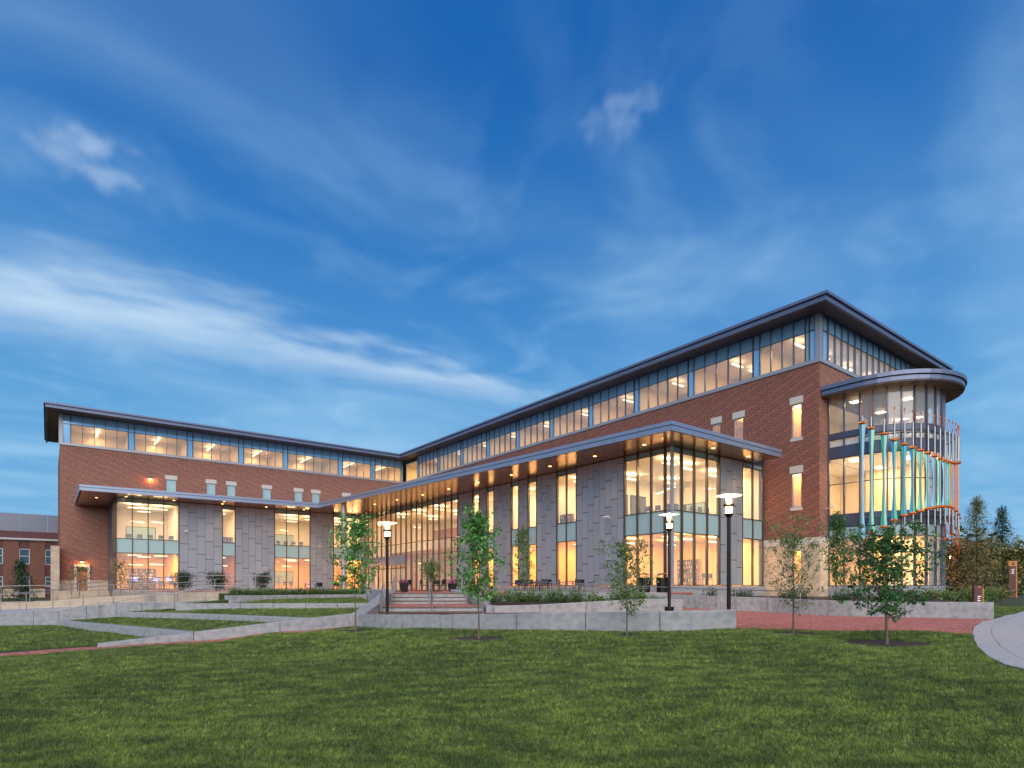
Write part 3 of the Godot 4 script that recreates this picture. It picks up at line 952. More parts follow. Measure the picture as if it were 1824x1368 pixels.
func cluster(s: Acc, c: Vector3, r: float, count: int, ls: float, cols: Array, wide: float, droop: float) -> void:
	for i in count:
		var d := Vector3(rng.randfn(), rng.randfn(), rng.randfn()).normalized()
		var p := c + d * r * (0.35 + 0.65 * rng.randf())
		var along := (d * 0.8 + Vector3(rng.randf() - 0.5, rng.randf() - 0.5 - droop, rng.randf() - 0.5) * 1.4).normalized()
		var across := along.cross(Vector3(rng.randf() - 0.5, 1.0, rng.randf() - 0.5)).normalized()
		var col: Color = cols[0].lerp(cols[1], rng.randf()) * (0.75 + 0.5 * rng.randf())
		col.a = 1
		s.tint = col
		var l := ls * (0.7 + rng.randf() * 0.6)
		s.leaf(p, along, across, l, l * wide)

func shrub(called: String, label: String, at: Vector3, h: float, r: float, stems: int, ls: float, cols: Array, group := "", called_cat := "shrub") -> Node3D:
	var t := thing(called, label, called_cat, at, 0.0, group)
	rng.seed = hash(label + str(at))
	var st := Acc.new(); var cr := Acc.new()
	for i in stems:
		var a := TAU * i / stems + rng.randf()
		var out := Vector3(cos(a), 0, sin(a)) * r * sqrt(rng.randf())
		var hh := h * (0.6 + 0.4 * rng.randf()) * (1.0 - 0.35 * out.length() / maxf(r, 0.01))
		var pts := [out * 0.25, out * 0.7 + Vector3.UP * hh * 0.5, out + Vector3.UP * hh]
		st.tube(pts, [0.012, 0.008, 0.004], 4, false)
		for k in 7:
			var f := 0.15 + 0.85 * k / 6.0
			var p: Vector3 = out * (0.3 + 0.7 * f) + Vector3.UP * hh * f
			cluster(cr, p + Vector3(rng.randf() - 0.5, 0, rng.randf() - 0.5) * r * 0.35, ls * 1.2, 7, ls, cols, 0.5, 0.0)
	put(t, "stem", st.mesh(), M.dark_bark).set_meta("kind", "stuff")
	put(t, "foliage", cr.mesh(), M.leaf).set_meta("kind", "stuff")
	return t

const ORD := ["first", "second", "third", "fourth", "fifth", "sixth", "seventh", "eighth", "ninth", "tenth", "eleventh", "twelfth", "thirteenth", "fourteenth", "fifteenth", "sixteenth", "seventeenth", "eighteenth", "nineteenth", "twentieth", "twenty-first", "twenty-second", "twenty-third", "twenty-fourth", "twenty-fifth", "twenty-sixth"]

# left of right as the place is seen from the lawn
func by_screen(a: Vector2, b: Vector2) -> bool:
	return a.x / a.y < b.x / b.y

func plants() -> void:
	var g1 := [Color(0.024, 0.095, 0.026), Color(0.085, 0.20, 0.045)]
	var g2 := [Color(0.05, 0.12, 0.03), Color(0.16, 0.25, 0.06)]
	var g3 := [Color(0.05, 0.18, 0.045), Color(0.17, 0.38, 0.08)]
	var dark := [Color(0.020, 0.050, 0.022), Color(0.050, 0.095, 0.038)]
	var olive := [Color(0.075, 0.09, 0.028), Color(0.24, 0.22, 0.06)]
	var rust := [Color(0.075, 0.05, 0.025), Color(0.20, 0.12, 0.055)]
	bare = [[14.69, 5.65, 0.85], [15.0, 7.93, 0.55], [11.73, 10.55, 0.35], [8.56, 12.59, 0.75], [7.56, 17.88, 0.6]]
	var names := ["fullest sapling", "second sapling from the right", "small sapling", "tall sapling", "leftmost sapling"]
	for i in bare.size():
		var b: Array = bare[i]
		var c := PackedVector2Array()
		for k in 14:
			var a := TAU * k / 14
			var r: float = b[2] * (0.82 + 0.25 * rng.randf())
			c.push_back(Vector2(b[0] + cos(a) * r, b[1] + sin(a) * r))
		var m := put(self, "mulch_ring", drape(c, 0.012, 0.8), M.mulch)
		m.set_meta("kind", "stuff")
		tag(m, "dark ring of mulch in the lawn round the trunk of the " + names[i], "mulch", "mulch rings in the lawn")
	var sg := "young trees in the lawn"
	tree("young_tree", "fullest sapling with a broad round dark green crown before the round glass tower", gp(14.69, 5.65), {"h": 2.58, "r": 0.92, "base": 0.62, "n": 44, "leaves": 18, "ls": 0.072, "cols": g1, "tr": 0.034, "clusters": 3, "cr": 0.072, "gap": 0.2, "rise": 0.5, "wide": 0.7}, sg)
	tree("young_tree", "sapling with thin upright crown before the limestone base, left of the fullest sapling", gp(15.0, 7.93), {"h": 2.66, "r": 0.82, "base": 0.55, "n": 38, "leaves": 9, "ls": 0.06, "cols": g2, "tr": 0.026, "clusters": 3, "cr": 0.07, "gap": 0.3, "rise": 1.1}, sg)
	tree("young_tree", "small sapling before the seat wall and the glass corner, with sparse low twigs", gp(11.73, 10.55), {"h": 2.42, "r": 0.72, "base": 0.50, "n": 34, "leaves": 9, "ls": 0.066, "cols": g2, "tr": 0.022, "clusters": 3, "cr": 0.075, "gap": 0.3, "rise": 0.7}, sg)
	tree("young_tree", "tall narrow sapling with bright green lobed leaves right of the steps", gp(8.56, 12.59), {"h": 3.45, "r": 0.62, "base": 1.05, "n": 34, "leaves": 12, "ls": 0.095, "cols": g3, "tr": 0.024, "clusters": 3, "cr": 0.10, "gap": 0.36, "rise": 0.35, "shape": 1}, sg)
	tree("young_tree", "leftmost sapling in the lawn with a long bare trunk, left of the steps", gp(7.56, 17.88), {"h": 3.72, "r": 0.80, "base": 1.25, "n": 34, "leaves": 11, "ls": 0.105, "cols": g3, "tr": 0.026, "clusters": 3, "cr": 0.11, "gap": 0.38, "rise": 0.3, "shape": 1}, sg)
	tree("narrow_tree", "slim dark young tree in the bed left of the round tower", P(31.2, -0.55, 14.3), {"h": 4.4, "r": 0.62, "base": 0.9, "n": 34, "leaves": 9, "ls": 0.11, "cols": g1, "tr": 0.03, "clusters": 3, "cr": 0.14, "shape": 1})
	tree("narrow_tree", "slim young tree growing from the shrub bed before the stone front", P(18.0, -0.6, 22.7), {"h": 3.7, "r": 0.5, "base": 0.9, "n": 30, "leaves": 8, "ls": 0.085, "cols": g2, "tr": 0.02, "clusters": 3, "cr": 0.11, "shape": 1})
	tree("potted_tree", "small round tree on the terrace above the entrance steps", P(22.4, -0.22, 39.2), {"h": 2.2, "r": 0.75, "base": 0.75, "n": 30, "leaves": 9, "ls": 0.11, "cols": g2, "tr": 0.03, "clusters": 3, "cr": 0.16})
	var lt := [[8.2, 51.9, 1.3, "round bushy tree at the right edge of the left glass corner"], [10.35, 50.9, 1.2, "bushy tree before the first stone field left of the narrow window"], [13.9, 51.8, 1.3, "bushy tree before the stone field right of the narrow window"]]
	for q in lt:
		tree("bushy_tree", q[3], P(q[0], -0.2, q[1]), {"h": q[2], "r": 0.68, "base": 0.2, "n": 26, "leaves": 8, "ls": 0.12, "cols": dark, "tr": 0.03, "clusters": 3, "cr": 0.2, "rise": 0.8}, "bushy trees before the left stone front")
	tree("bushy_tree", "thin open shrub before the left edge of the left glass corner", P(3.7, -0.3, 46.0), {"h": 2.2, "r": 0.8, "base": 0.5, "n": 20, "leaves": 5, "ls": 0.11, "cols": olive, "tr": 0.02, "clusters": 2, "cr": 0.2, "gap": 0.4})
	tree("bushy_tree", "thin open shrub beside the brick stair door", P(1.6, -0.4, 46.8), {"h": 2.0, "r": 0.8, "base": 0.5, "n": 18, "leaves": 5, "ls": 0.11, "cols": olive, "tr": 0.02, "clusters": 2, "cr": 0.2, "gap": 0.4})
	# shrub bed right of the steps
	rng.seed = 77
	var spots := []
	for i in 26:
		var f := (i + 0.5) / 26.0
		var fr := Vector2(15.2, 21.2).lerp(Vector2(19.9, 15.9), f)
		var back := Vector2(17.3, 25.6).lerp(Vector2(19.9, 16.4), f)
		var p := fr.lerp(back, rng.randf_range(0.12, 0.9))
		spots.append(p)
	spots.sort_custom(by_screen)
	for i in spots.size():
		var big := rng.randf() < 0.58
		shrub("bed_shrub", "%s green shrub, %s from the left in the bed right of the steps" % ["tall leafy" if big else "low", ORD[i]], P(spots[i].x, -0.62, spots[i].y), rng.randf_range(0.55, 0.85) if big else rng.randf_range(0.3, 0.5), rng.randf_range(0.4, 0.55) if big else 0.3, 13, 0.075, g2 if i % 3 else g1, "shrubs in the bed right of the steps")
	spots = []
	for q in [[25.6, 13.2], [25.5, 11.5], [26.3, 9.8], [27.4, 9.4], [28.6, 10.4], [30.0, 11.3], [29.0, 12.8], [32.0, 12.4], [31.5, 20.0], [29.4, 20.2],  [27.2, 16.8], [30.5, 16.5]]:
		spots.append(q)
	spots.sort_custom(func(a, b): return by_screen(Vector2(a[0], a[1]), Vector2(b[0], b[1])))
	for i in spots.size():
		var q: Array = spots[i]
		shrub("low_shrub", "low dark shrub, %s from the left behind the retaining wall before the building" % ORD[i], P(q[0], -0.55, q[1]), rng.randf_range(0.4, 0.8), 0.5, 12, 0.085, dark, "low shrubs behind the retaining wall")
	spots = [[36, 9.9], [38, 10.8], [40, 11.4], [43, 12.4], [39, 12.6], [34, 10.2], [42, 10.9], [46, 12.6], [45, 11.2], [49, 12.4], [52, 12.9], [37, 13.0], [41, 13.4]]
	spots.sort_custom(func(a, b): return by_screen(Vector2(a[0], a[1]), Vector2(b[0], b[1])))
	for i in spots.size():
		var q: Array = spots[i]
		shrub("perennial", "low yellow green bush, %s from the left in the border right of the tower" % ORD[i], P(q[0], -0.60, q[1]), rng.randf_range(0.5, 1.0), 0.8, 14, 0.12, olive if rng.randf() < 0.6 else g2, "low bushes in the border on the right")
	tree("conifer", "tall dark conifer right of the round tower", P(42.5, -0.7, 11.6), {"h": 6.0, "r": 1.75, "base": 0.8, "n": 64, "leaves": 9, "ls": 0.20, "needle": 0.16, "cols": olive, "bark": M.dark_bark, "tr": 0.06, "clusters": 3, "cr": 0.17, "shape": 2, "gap": 0.3, "even": 1.0, "droop": 0.1})
	tree("conifer", "farther dark conifer behind the tall sign on the right", P(62.8, -0.6, 15.4), {"h": 7.4, "r": 1.9, "base": 1.0, "n": 56, "leaves": 9, "ls": 0.26, "needle": 0.16, "cols": dark, "bark": M.dark_bark, "tr": 0.07, "clusters": 3, "cr": 0.2, "shape": 2, "gap": 0.3, "even": 1.0, "droop": 0.1})
	for q in [[50.0, 14.6, 3.9, "reddish brown bushy tree just right of the round tower"], [54.5, 15.2, 4.3, "olive bushy tree behind the tall conifer"], [60.0, 14.0, 4.2, "bushy tree at the foot of the tall sign"]]:
		tree("bushy_tree", q[3], P(q[0], -0.7, q[1]), {"h": q[2], "r": 1.7, "base": 0.5, "n": 40, "leaves": 9, "ls": 0.2, "cols": rust if q[0] < 52 else olive, "bark": M.dark_bark, "tr": 0.06, "clusters": 4, "cr": 0.3, "gap": 0.45}, "bushy trees on the right")
	# far wood
	rng.seed = 5
	var s := Acc.new()
	for i in 2600:
		var u := rng.randf_range(75, 200); var f := rng.randf()
		var top := 5.0 + 2.5 * sin(u * 0.21) + 1.5 * sin(u * 0.53)
		cluster(s, P(u, -1.0 + top * f, 22 + (u - 75) * 0.10 + rng.randf() * 8), 0.9, 7, 0.9, dark, 0.6, 0.2)
	var wood := put(self, "far_wood", s.mesh(), M.leaf)
	wood.set_meta("kind", "stuff")
	tag(wood, "dark far belt of trees low on the right horizon", "wood")
	tree("conifer", "dark conifer bush between the old brick building and the new wing", P(-1.6, -1.2, 59.5), {"h": 3.4, "r": 1.2, "base": 0.2, "n": 40, "leaves": 8, "ls": 0.24, "needle": 0.25, "cols": dark, "bark": M.dark_bark, "tr": 0.05, "clusters": 2, "cr": 0.2, "shape": 2})
	tree("bushy_tree", "dark tree at the left edge of the picture before the old brick building", P(-8.3, -1.4, 56.0), {"h": 4.4, "r": 1.5, "base": 0.6, "n": 40, "leaves": 9, "ls": 0.22, "cols": dark, "bark": M.dark_bark, "tr": 0.06, "clusters": 3, "cr": 0.3})
	for i in 24:
		var f := i / 23.0
		var p := Vector2(6.8, 30.15).lerp(Vector2(13.9, 31.9), f)
		p.y += 0.15 * sin(f * 3.0)
		shrub("ornamental_grass", "tuft of tall grass, %s from the left above the topmost lawn tier" % ORD[i], P(p.x, -0.26, p.y), 0.22 + 0.14 * rng.randf(), 0.25, 9, 0.07, g2, "grass tufts along the terrace edge", "ornamental grass")

# ---------------------------------------------------------------- building kit

func wall_holes(parent: Node3D, called: String, ax: String, c: float, t0: float, t1: float, y0: float, y1: float, holes: Array, thick: float, m: Material) -> MeshInstance3D:
	var ts := [t0, t1]; var ys := [y0, y1]
	for h in holes:
		for i in 2:
			if not ts.has(h[i]): ts.append(h[i])
			if not ys.has(h[i + 2]): ys.append(h[i + 2])
	ts.sort(); ys.sort()
	var s := Acc.new()
	for i in ts.size() - 1:
		for j in ys.size() - 1:
			var tm: float = (ts[i] + ts[i + 1]) / 2; var ym: float = (ys[j] + ys[j + 1]) / 2
			var open := false
			for h in holes:
				if tm > h[0] and tm < h[1] and ym > h[2] and ym < h[3]:
					open = true
			if not open:
				for o in [0.0, thick]:
					s.quad(W(ax, c, ts[i], ys[j], o), W(ax, c, ts[i + 1], ys[j], o), W(ax, c, ts[i + 1], ys[j + 1], o), W(ax, c, ts[i], ys[j + 1], o))
	for h in holes + [[t0, t1, y0, y1]]:
		var q := [[h[0], h[2]], [h[1], h[2]], [h[1], h[3]], [h[0], h[3]]]
		for i in 4:
			var a: Array = q[i]; var b: Array = q[(i + 1) % 4]
			s.quad(W(ax, c, a[0], a[1], 0), W(ax, c, b[0], b[1], 0), W(ax, c, b[0], b[1], thick), W(ax, c, a[0], a[1], thick))
	return put(parent, called, s.mesh(), m)

# a glazed bay: panes between the lines ts and ys; looks[row][column] or looks[row] names the material
func bay(parent: Node3D, called: String, ax: String, c: float, ts: Array, ys: Array, looks: Array, mw := 0.06, proud := 0.07, frame: Material = null, ends := true) -> Node3D:
	var w := node(parent, called)
	if frame == null:
		frame = M.mullion
	for r in ys.size() - 1:
		for i in ts.size() - 1:
			var key = looks[r] if looks[r] is String else looks[r][i]
			if key != "":
				var clear: bool = key == "glass"
				wbox(w, "pane" if clear else "spandrel_pane", ax, c, ts[i] + mw * 0.5, ts[i + 1] - mw * 0.5, ys[r] + 0.025, ys[r + 1] - 0.025, 0.03, 0.034 if clear else 0.06, M[key])
	for i in ts.size():
		if ends or (i > 0 and i < ts.size() - 1):
			wbox(w, "mullion", ax, c, ts[i] - mw * 0.5, ts[i] + mw * 0.5, ys[0], ys[-1], -proud, 0.10, frame)
	for y in ys:
		for i in ts.size() - 1:
			wbox(w, "transom", ax, c, ts[i] + mw * 0.5 + 0.001, ts[i + 1] - mw * 0.5 - 0.001, y - 0.03, y + 0.03, -0.02, 0.09, frame)
	return w

func spaced(a: float, b: float, n: int) -> Array:
	var o := []
	for i in n + 1:
		o.append(lerpf(a, b, float(i) / n))
	return o

func stone(parent: Node3D, ax: String, c: float, t0: float, t1: float, y0: float, y1: float, cols: int, rowh: float) -> void:
	wbox(parent, "stone_backing", ax, c, t0, t1, y0, y1, 0.0, 0.25, M.backing)
	var w := (t1 - t0) / cols
	for i in cols:
		var y := y0
		var first := true
		while y < y1 - 0.05:
			var hgt := rowh
			if first:
				hgt = rowh * fposmod(0.35 + (i % 2) * 0.5 + (i * 0.23), 1.0) + 0.25
			var e := minf(y + hgt, y1)
			if y1 - e < 0.4:
				e = y1
			var d := 0.045 + rng.randf() * 0.012
			wbox(parent, "stone_panel", ax, c, t0 + w * i + 0.012, t0 + w * (i + 1) - 0.012, y + 0.024, e - 0.024, -d, -0.004, M["stone_panel_%d" % rng.randi_range(0, 3)])
			y = e
			first = false

func small_window(parent: Node3D, ax: String, c: float, t0: float, t1: float, y0: float, y1: float, key := "glass") -> void:
	var w := node(parent, "window")
	var f := 0.07
	wbox(w, "lintel", ax, c, t0 - 0.12, t1 + 0.12, y1, y1 + 0.5, -0.025, 0.2, M.cap_stone)
	wbox(w, "sill", ax, c, t0 - 0.06, t1 + 0.06, y0 - 0.22, y0, -0.05, 0.2, M.cap_stone)
	wbox(w, "frame", ax, c, t0 + 0.002, t0 + f, y0 + 0.002, y1 - 0.002, 0.07, 0.17, M.trim)
	wbox(w, "frame", ax, c, t1 - f, t1 - 0.002, y0 + 0.002, y1 - 0.002, 0.07, 0.17, M.trim)
	wbox(w, "frame", ax, c, t0 + f, t1 - f, y0 + 0.002, y0 + f, 0.07, 0.17, M.trim)
	wbox(w, "frame", ax, c, t0 + f, t1 - f, y1 - f, y1 - 0.002, 0.07, 0.17, M.trim)
	wbox(w, "pane", ax, c, t0 + f, t1 - f, y0 + f, y1 - f, 0.12, 0.124 if key == "glass" else 0.14, M[key])

func area(parent: Node3D, at: Vector3, size: Vector2, e: float, col: Color, up := false) -> void:
	var l := AreaLight3D.new()
	l.name = numbered(parent, "lamp_light")
	l.area_size = size
	l.light_energy = e
	l.light_color = col
	l.area_range = 25.0
	l.area_attenuation = 2.0
	l.shadow_enabled = true
	l.rotation.x = PI / 2 if up else -PI / 2
	l.position = at
	parent.add_child(l, true)

const WARM := Color(1.0, 0.71, 0.37)
const WHITE := Color(1.0, 0.83, 0.60)
const BEIGE := Color(1.0, 0.80, 0.62)

# an inside room: floor, ceiling and the walls named in sides (w u0, e u1, s v0, n v1), with lights in the ceiling
func room(parent: Node3D, u0: float, u1: float, v0: float, v1: float, y0: float, y1: float, sides: String, wall: Material, lamps: Array, e: float, col: Color, bars := Vector2(1.2, 0.3), up := 0.9) -> Node3D:
	var r := node(parent, "room")
	block(r, "carpet", P(u0, y0 - 0.12, v0), P(u1, y0, v1), M.carpet)
	block(r, "ceiling", P(u0, y1, v0), P(u1, y1 + 0.12, v1), M.ceiling)
	var a := y0 + 0.002; var b := y1 - 0.002
	for s in sides:
		match s:
			"w": block(r, "room_wall", P(u0, a, v0), P(u0 + 0.1, b, v1), wall)
			"e": block(r, "room_wall", P(u1 - 0.1, a, v0), P(u1, b, v1), wall)
			"s": block(r, "room_wall", P(u0 + 0.101, a, v0), P(u1 - 0.101, b, v0 + 0.1), wall)
			"n": block(r, "room_wall", P(u0 + 0.101, a, v1 - 0.1), P(u1 - 0.101, b, v1), wall)
	for l in lamps:
		block(r, "ceiling_light", P(l[0] - bars.x / 2, y1 - 0.42, l[1] - bars.y / 2), P(l[0] + bars.x / 2, y1 - 0.36, l[1] + bars.y / 2), M.fixture)
		area(r, P(l[0], y1 - 0.43, l[1]), bars, e * 2.0, col)
		area(r, P(l[0], y1 - 0.35, l[1]), bars, e * up, col, true)
	return r

# ---------------------------------------------------------------- the building

const U := 42.5      # long brick front of the right wing
const N := 82.5      # brick front of the left wing
const SU := 31.75    # stone front of the right block
const SV := 24.74    # short stone front of the right block
const LV := 72.5     # stone front of the left block
const SILL := 16.0
const TRANS := 18.07
const TOP := 19.10
const SOF := 9.18

func building() -> void:
	var b := thing("college_building", "large L-shaped brick and glass college building with lit windows and thin overhanging roofs", "building")
	# --- brick
	var rw := [[21.86, 22.60, 10.78, 13.22], [21.86, 22.60, 5.82, 8.28], [26.4, 27.2, 10.78, 13.22], [28.4, 29.15, 10.78, 13.22]]
	wall_holes(b, "brick_wall", "u", U, 20.6, N, 3.6, 15.74, rw, 0.35, M.brick)
	for h in rw:
		small_window(b, "u", U, h[0], h[1], h[2], h[3])
	wall_holes(b, "limestone_base", "u", U - 0.04, 20.56, SV, -0.75, 3.12, [[21.86, 22.60, 0.25, 2.75]], 0.39, M.limestone)
	wbox(b, "limestone_band", "u", U, 20.53, SV, 3.12, 3.6, -0.07, 0.3, M.cap_stone)
	small_window(b, "u", U - 0.04, 21.86, 22.60, 0.25, 2.75)
	var lw := []
	for q in [[11.2, 12.25], [15.58, 16.58], [17.9, 18.9], [22.2, 23.25], [26.3, 27.35], [28.65, 29.7], [33.0, 34.05]]:
		lw.append([q[0], q[1], 10.8, 13.05])
	wall_holes(b, "brick_wall", "v", N, 1.05, U, 0.95, 15.74, lw + [[2.55, 3.5, 0.95, 2.25]], 0.35, M.brick)
	wall_holes(b, "limestone_base", "v", N - 0.04, 1.01, 6.0, -1.6, 0.95, [[2.55, 3.5, -0.2, 0.95]], 0.39, M.limestone)
	for h in lw:
		small_window(b, "v", N, h[0], h[1], h[2], h[3], "frosted")
	block(b, "brick_wall", P(1.05, 0.95, N + 0.351), P(1.40, 15.74, 98.0), M.brick)
	block(b, "limestone_base", P(1.01, -1.6, N + 0.351), P(1.40, 0.95, 98.0), M.limestone)
	block(b, "limestone_pier", P(0.25, -1.6, 81.2), P(1.0, 4.6, 82.2), M.limestone)
	wall_holes(b, "brick_wall", "v", 20.6, 42.851, 61.0, 3.6, 15.74, [[43.8, 50.94, 4.2, 13.4]], 0.35, M.brick)
	wall_holes(b, "limestone_base", "v", 20.56, 42.85, 61.0, -0.75, 3.12, [[43.8, 50.94, 0.2, 3.12]], 0.39, M.limestone)
	wbox(b, "limestone_band", "v", 20.6, 42.85, 43.75, 3.12, 3.6, -0.07, 0.3, M.cap_stone)
	block(b, "brick_wall", P(60.65, -0.75, 20.951), P(61.0, 15.74, 98.0), M.brick)
	# --- top storey: sill trim and ribbon of windows
	block(b, "sill_band", P(U - 0.10, 15.74, 20.5), P(U + 0.3, SILL, N - 0.1), M.trim)
	block(b, "sill_band", P(0.95, 15.74, N - 0.10), P(U - 0.1, SILL, N + 0.3), M.trim)
	block(b, "sill_band", P(U + 0.3, 15.74, 20.5), P(61.1, SILL, 20.9), M.trim)
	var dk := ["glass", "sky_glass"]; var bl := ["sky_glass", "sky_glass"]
	var lv3 := [SILL, TRANS, TOP]
	block(b, "corner_post", P(0.95, SILL, N - 0.1), P(1.31, TOP, N + 0.25), M.trim)
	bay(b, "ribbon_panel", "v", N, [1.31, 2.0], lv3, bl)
	var groups := [[2.0, 7.34, 5], [8.0, 13.4, 5], [14.06, 19.23, 5], [19.89, 24.75, 5], [25.4, 32.3, 6], [33.0, 37.15, 4], [37.9, 42.0, 4]]
	for i in groups.size():
		var g: Array = groups[i]
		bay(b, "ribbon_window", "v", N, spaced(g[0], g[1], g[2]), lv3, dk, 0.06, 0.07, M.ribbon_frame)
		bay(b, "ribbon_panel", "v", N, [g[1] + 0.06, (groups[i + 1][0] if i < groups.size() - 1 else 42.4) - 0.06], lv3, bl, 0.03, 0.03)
	block(b, "corner_post", P(U - 0.1, SILL, 20.5), P(U + 0.25, TOP, 20.85), M.trim)
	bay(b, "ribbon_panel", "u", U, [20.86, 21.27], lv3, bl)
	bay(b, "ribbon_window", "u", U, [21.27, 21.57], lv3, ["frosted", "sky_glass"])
	var rg := [[21.57, 25.02, 4]]
	for i in 10:
		rg.append([25.6 + 5.87 * i, 25.6 + 5.87 * i + 5.28, 5])
	for i in rg.size():
		var g: Array = rg[i]
		if g[1] > N:
			continue
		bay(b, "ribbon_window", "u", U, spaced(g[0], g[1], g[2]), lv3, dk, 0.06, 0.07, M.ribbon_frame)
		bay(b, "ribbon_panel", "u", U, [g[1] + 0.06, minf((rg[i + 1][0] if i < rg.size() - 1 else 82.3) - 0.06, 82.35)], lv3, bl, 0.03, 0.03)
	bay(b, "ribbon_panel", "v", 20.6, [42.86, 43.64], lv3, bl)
	for i in 4:
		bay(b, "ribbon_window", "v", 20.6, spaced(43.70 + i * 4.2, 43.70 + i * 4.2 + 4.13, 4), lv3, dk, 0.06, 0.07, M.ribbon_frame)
	# --- main roof
	var outer := pv([-0.2, 79.75, 40.5, 79.75, 40.5, 19.2, 63.2, 19.2, 63.2, 99.5, -0.2, 99.5])
	var inner := pv([0.0, 79.95, 40.7, 79.95, 40.7, 19.4, 63.0, 19.4, 63.0, 99.3, 0.0, 99.3])
	var lip := pv([-0.35, 79.6, 40.35, 79.6, 40.35, 19.05, 63.35, 19.05, 63.35, 99.6, -0.35, 99.6])
	var rf := node(b, "roof")
	var s := Acc.new(); s.prism(inner, 19.11, 19.16); put(rf, "soffit", s.mesh(), M.roof_soffit)
	s = Acc.new(); s.prism(outer, 19.162, 19.26); put(rf, "fascia", s.mesh(), M.roof_fascia)
	s = Acc.new(); s.prism(inner, 19.262, 19.31); put(rf, "fascia_groove", s.mesh(), M.dark_metal)
	s = Acc.new(); s.prism(lip, 19.312, 19.50); put(rf, "roof_edge", s.mesh(), M.roof_fascia)
	block(rf, "fascia", P(-0.2, 18.97, 79.75), P(40.5, 19.16, 79.93), M.roof_fascia)
	block(rf, "fascia", P(40.5, 18.97, 19.2), P(40.68, 19.16, 79.93), M.roof_fascia)
	block(rf, "fascia", P(40.681, 18.97, 19.2), P(63.2, 19.16, 19.38), M.roof_fascia)
	block(rf, "fascia", P(-0.2, 18.97, 79.931), P(-0.02, 19.16, 99.4), M.roof_fascia)
	for v in range(24, 80, 6):
		block(rf, "soffit_joint", P(40.72, 19.102, v), P(42.38, 19.109, v + 0.03), M.backing)
	for u in range(4, 40, 6):
		block(rf, "soffit_joint", P(u, 19.102, 79.97), P(u + 0.03, 19.109, 82.38), M.backing)
	# --- stone blocks
	var ys := [0.25, 3.65, 5.08, 8.80, SOF - 0.02]
	var yl := [-0.02, 3.65, 5.08, 8.80, SOF - 0.02]
	var kinds := ["glass", "frosted", "glass", "spandrel"]
	bay(b, "corner_window", "u", SU, [25.30, 26.42, 27.59, 28.75], ys, kinds, 0.09, 0.10, M.bronze)
	bay(b, "corner_window", "v", SV, [32.72, 34.03, 35.44, 36.85], ys, kinds, 0.09, 0.10, M.bronze)
	bay(b, "corner_window", "u", SU, [24.86, 25.24], ys, kinds, 0.05, 0.02, M.bronze)
	bay(b, "corner_window", "v", SV, [31.87, 32.66], ys, kinds, 0.05, 0.02, M.bronze)
	block(b, "corner_post", P(SU - 0.08, 0.25, SV - 0.08), P(SU + 0.10, SOF - 0.02, SV + 0.10), M.trim)
	stone(b, "v", SV, 36.92, 39.62, 0.25, SOF - 0.02, 4, 1.9)
	bay(b, "block_window", "v", SV, [39.67, 41.02, 42.33], ys, kinds, 0.09, 0.06, M.bronze)
	block(b, "corner_trim", P(42.38, 0.25, SV - 0.02), P(42.5, SOF - 0.02, SV + 0.2), M.dark_metal)
	block(b, "plinth", P(SU - 0.12, -0.5, SV - 0.12), P(42.4, 0.2, SV + 0.3), M.concrete)
	block(b, "plinth", P(SU - 0.12, -0.5, SV + 0.301), P(SU + 0.3, 0.2, 50.2), M.concrete)
	var st := [[28.80, 33.52, 8], [35.87, 38.22, 4], [39.46, 40.62, 2], [41.77, 44.20, 4], [45.39, 46.54, 2], [47.74, 50.22, 4]]
	for q in st:
		stone(b, "u", SU, q[0], q[1], 0.22, SOF - 0.02, q[2], 1.9)
	for q in [[33.58, 34.71, 35.81], [38.29, 39.39], [40.68, 41.70], [44.27, 45.32], [46.61, 47.67]]:
		bay(b, "block_window", "u", SU, q, ys, kinds, 0.09, 0.05, M.bronze)
	# atrium
	var mu := spaced(50.27, 61.06, 9)
	bay(b, "atrium_glass", "u", SU, mu, [-0.15, 3.65, 5.08, 8.75, SOF - 0.02], ["glass", "glass", "glass", "spandrel"], 0.055, 0.10, M.bronze)
	bay(b, "atrium_glass", "u", SU, spaced(61.06, 72.4, 9), [3.75, 5.08, 8.75, SOF - 0.02], ["glass", "glass", "spandrel"], 0.055, 0.10, M.bronze)
	for i in 5:
		wbox(b, "entrance_fascia", "u", SU, 61.1 + i * 2.26, 61.1 + i * 2.26 + 2.25, 2.72, 3.72, -0.32, 0.1, M.fascia)
	var dr := node(b, "entrance_doors")
	for i in 6:
		var t := 61.3 + i * 1.15
		wbox(dr, "door", "u", SU, t + 0.08, t + 1.05, -0.12, 2.3, 0.05, 0.056, M.glass)
		wbox(dr, "door_frame", "u", SU, t, t + 0.075, -0.15, 2.7, 0.0, 0.1, M.dark_metal)
		wbox(dr, "door_frame", "u", SU, t + 0.08, t + 1.05, 2.31, 2.42, 0.0, 0.1, M.dark_metal)
		wbox(dr, "pull_handle", "u", SU, t + 0.9, t + 0.93, 0.7, 1.3, -0.04, 0.0, M.steel)
	bay(b, "entrance_glass", "u", SU, spaced(68.3, 72.4, 3), [-0.15, 2.7], ["glass"], 0.07, 0.05, M.bronze)
	# left block
	bay(b, "corner_window", "v", LV, [5.46, 6.83, 8.21, 9.62, 11.02], yl, kinds, 0.08, 0.06, M.bronze)
	bay(b, "corner_window", "u", 5.40, [72.56, 73.7, 74.9, 76.0], yl, kinds, 0.08, 0.04, M.bronze)
	wbox(b, "side_wall", "u", 5.40, 76.06, N - 0.05, -0.6, SOF - 0.02, 0.0, 0.25, M.dark_metal)
	stone(b, "v", LV, 11.07, 15.22, -0.05, SOF - 0.02, 5, 1.95)
	bay(b, "block_window", "v", LV, [15.27, 16.56], yl, kinds, 0.08, 0.04, M.bronze)
	stone(b, "v", LV, 16.61, 20.78, -0.05, SOF - 0.02, 6, 1.95)
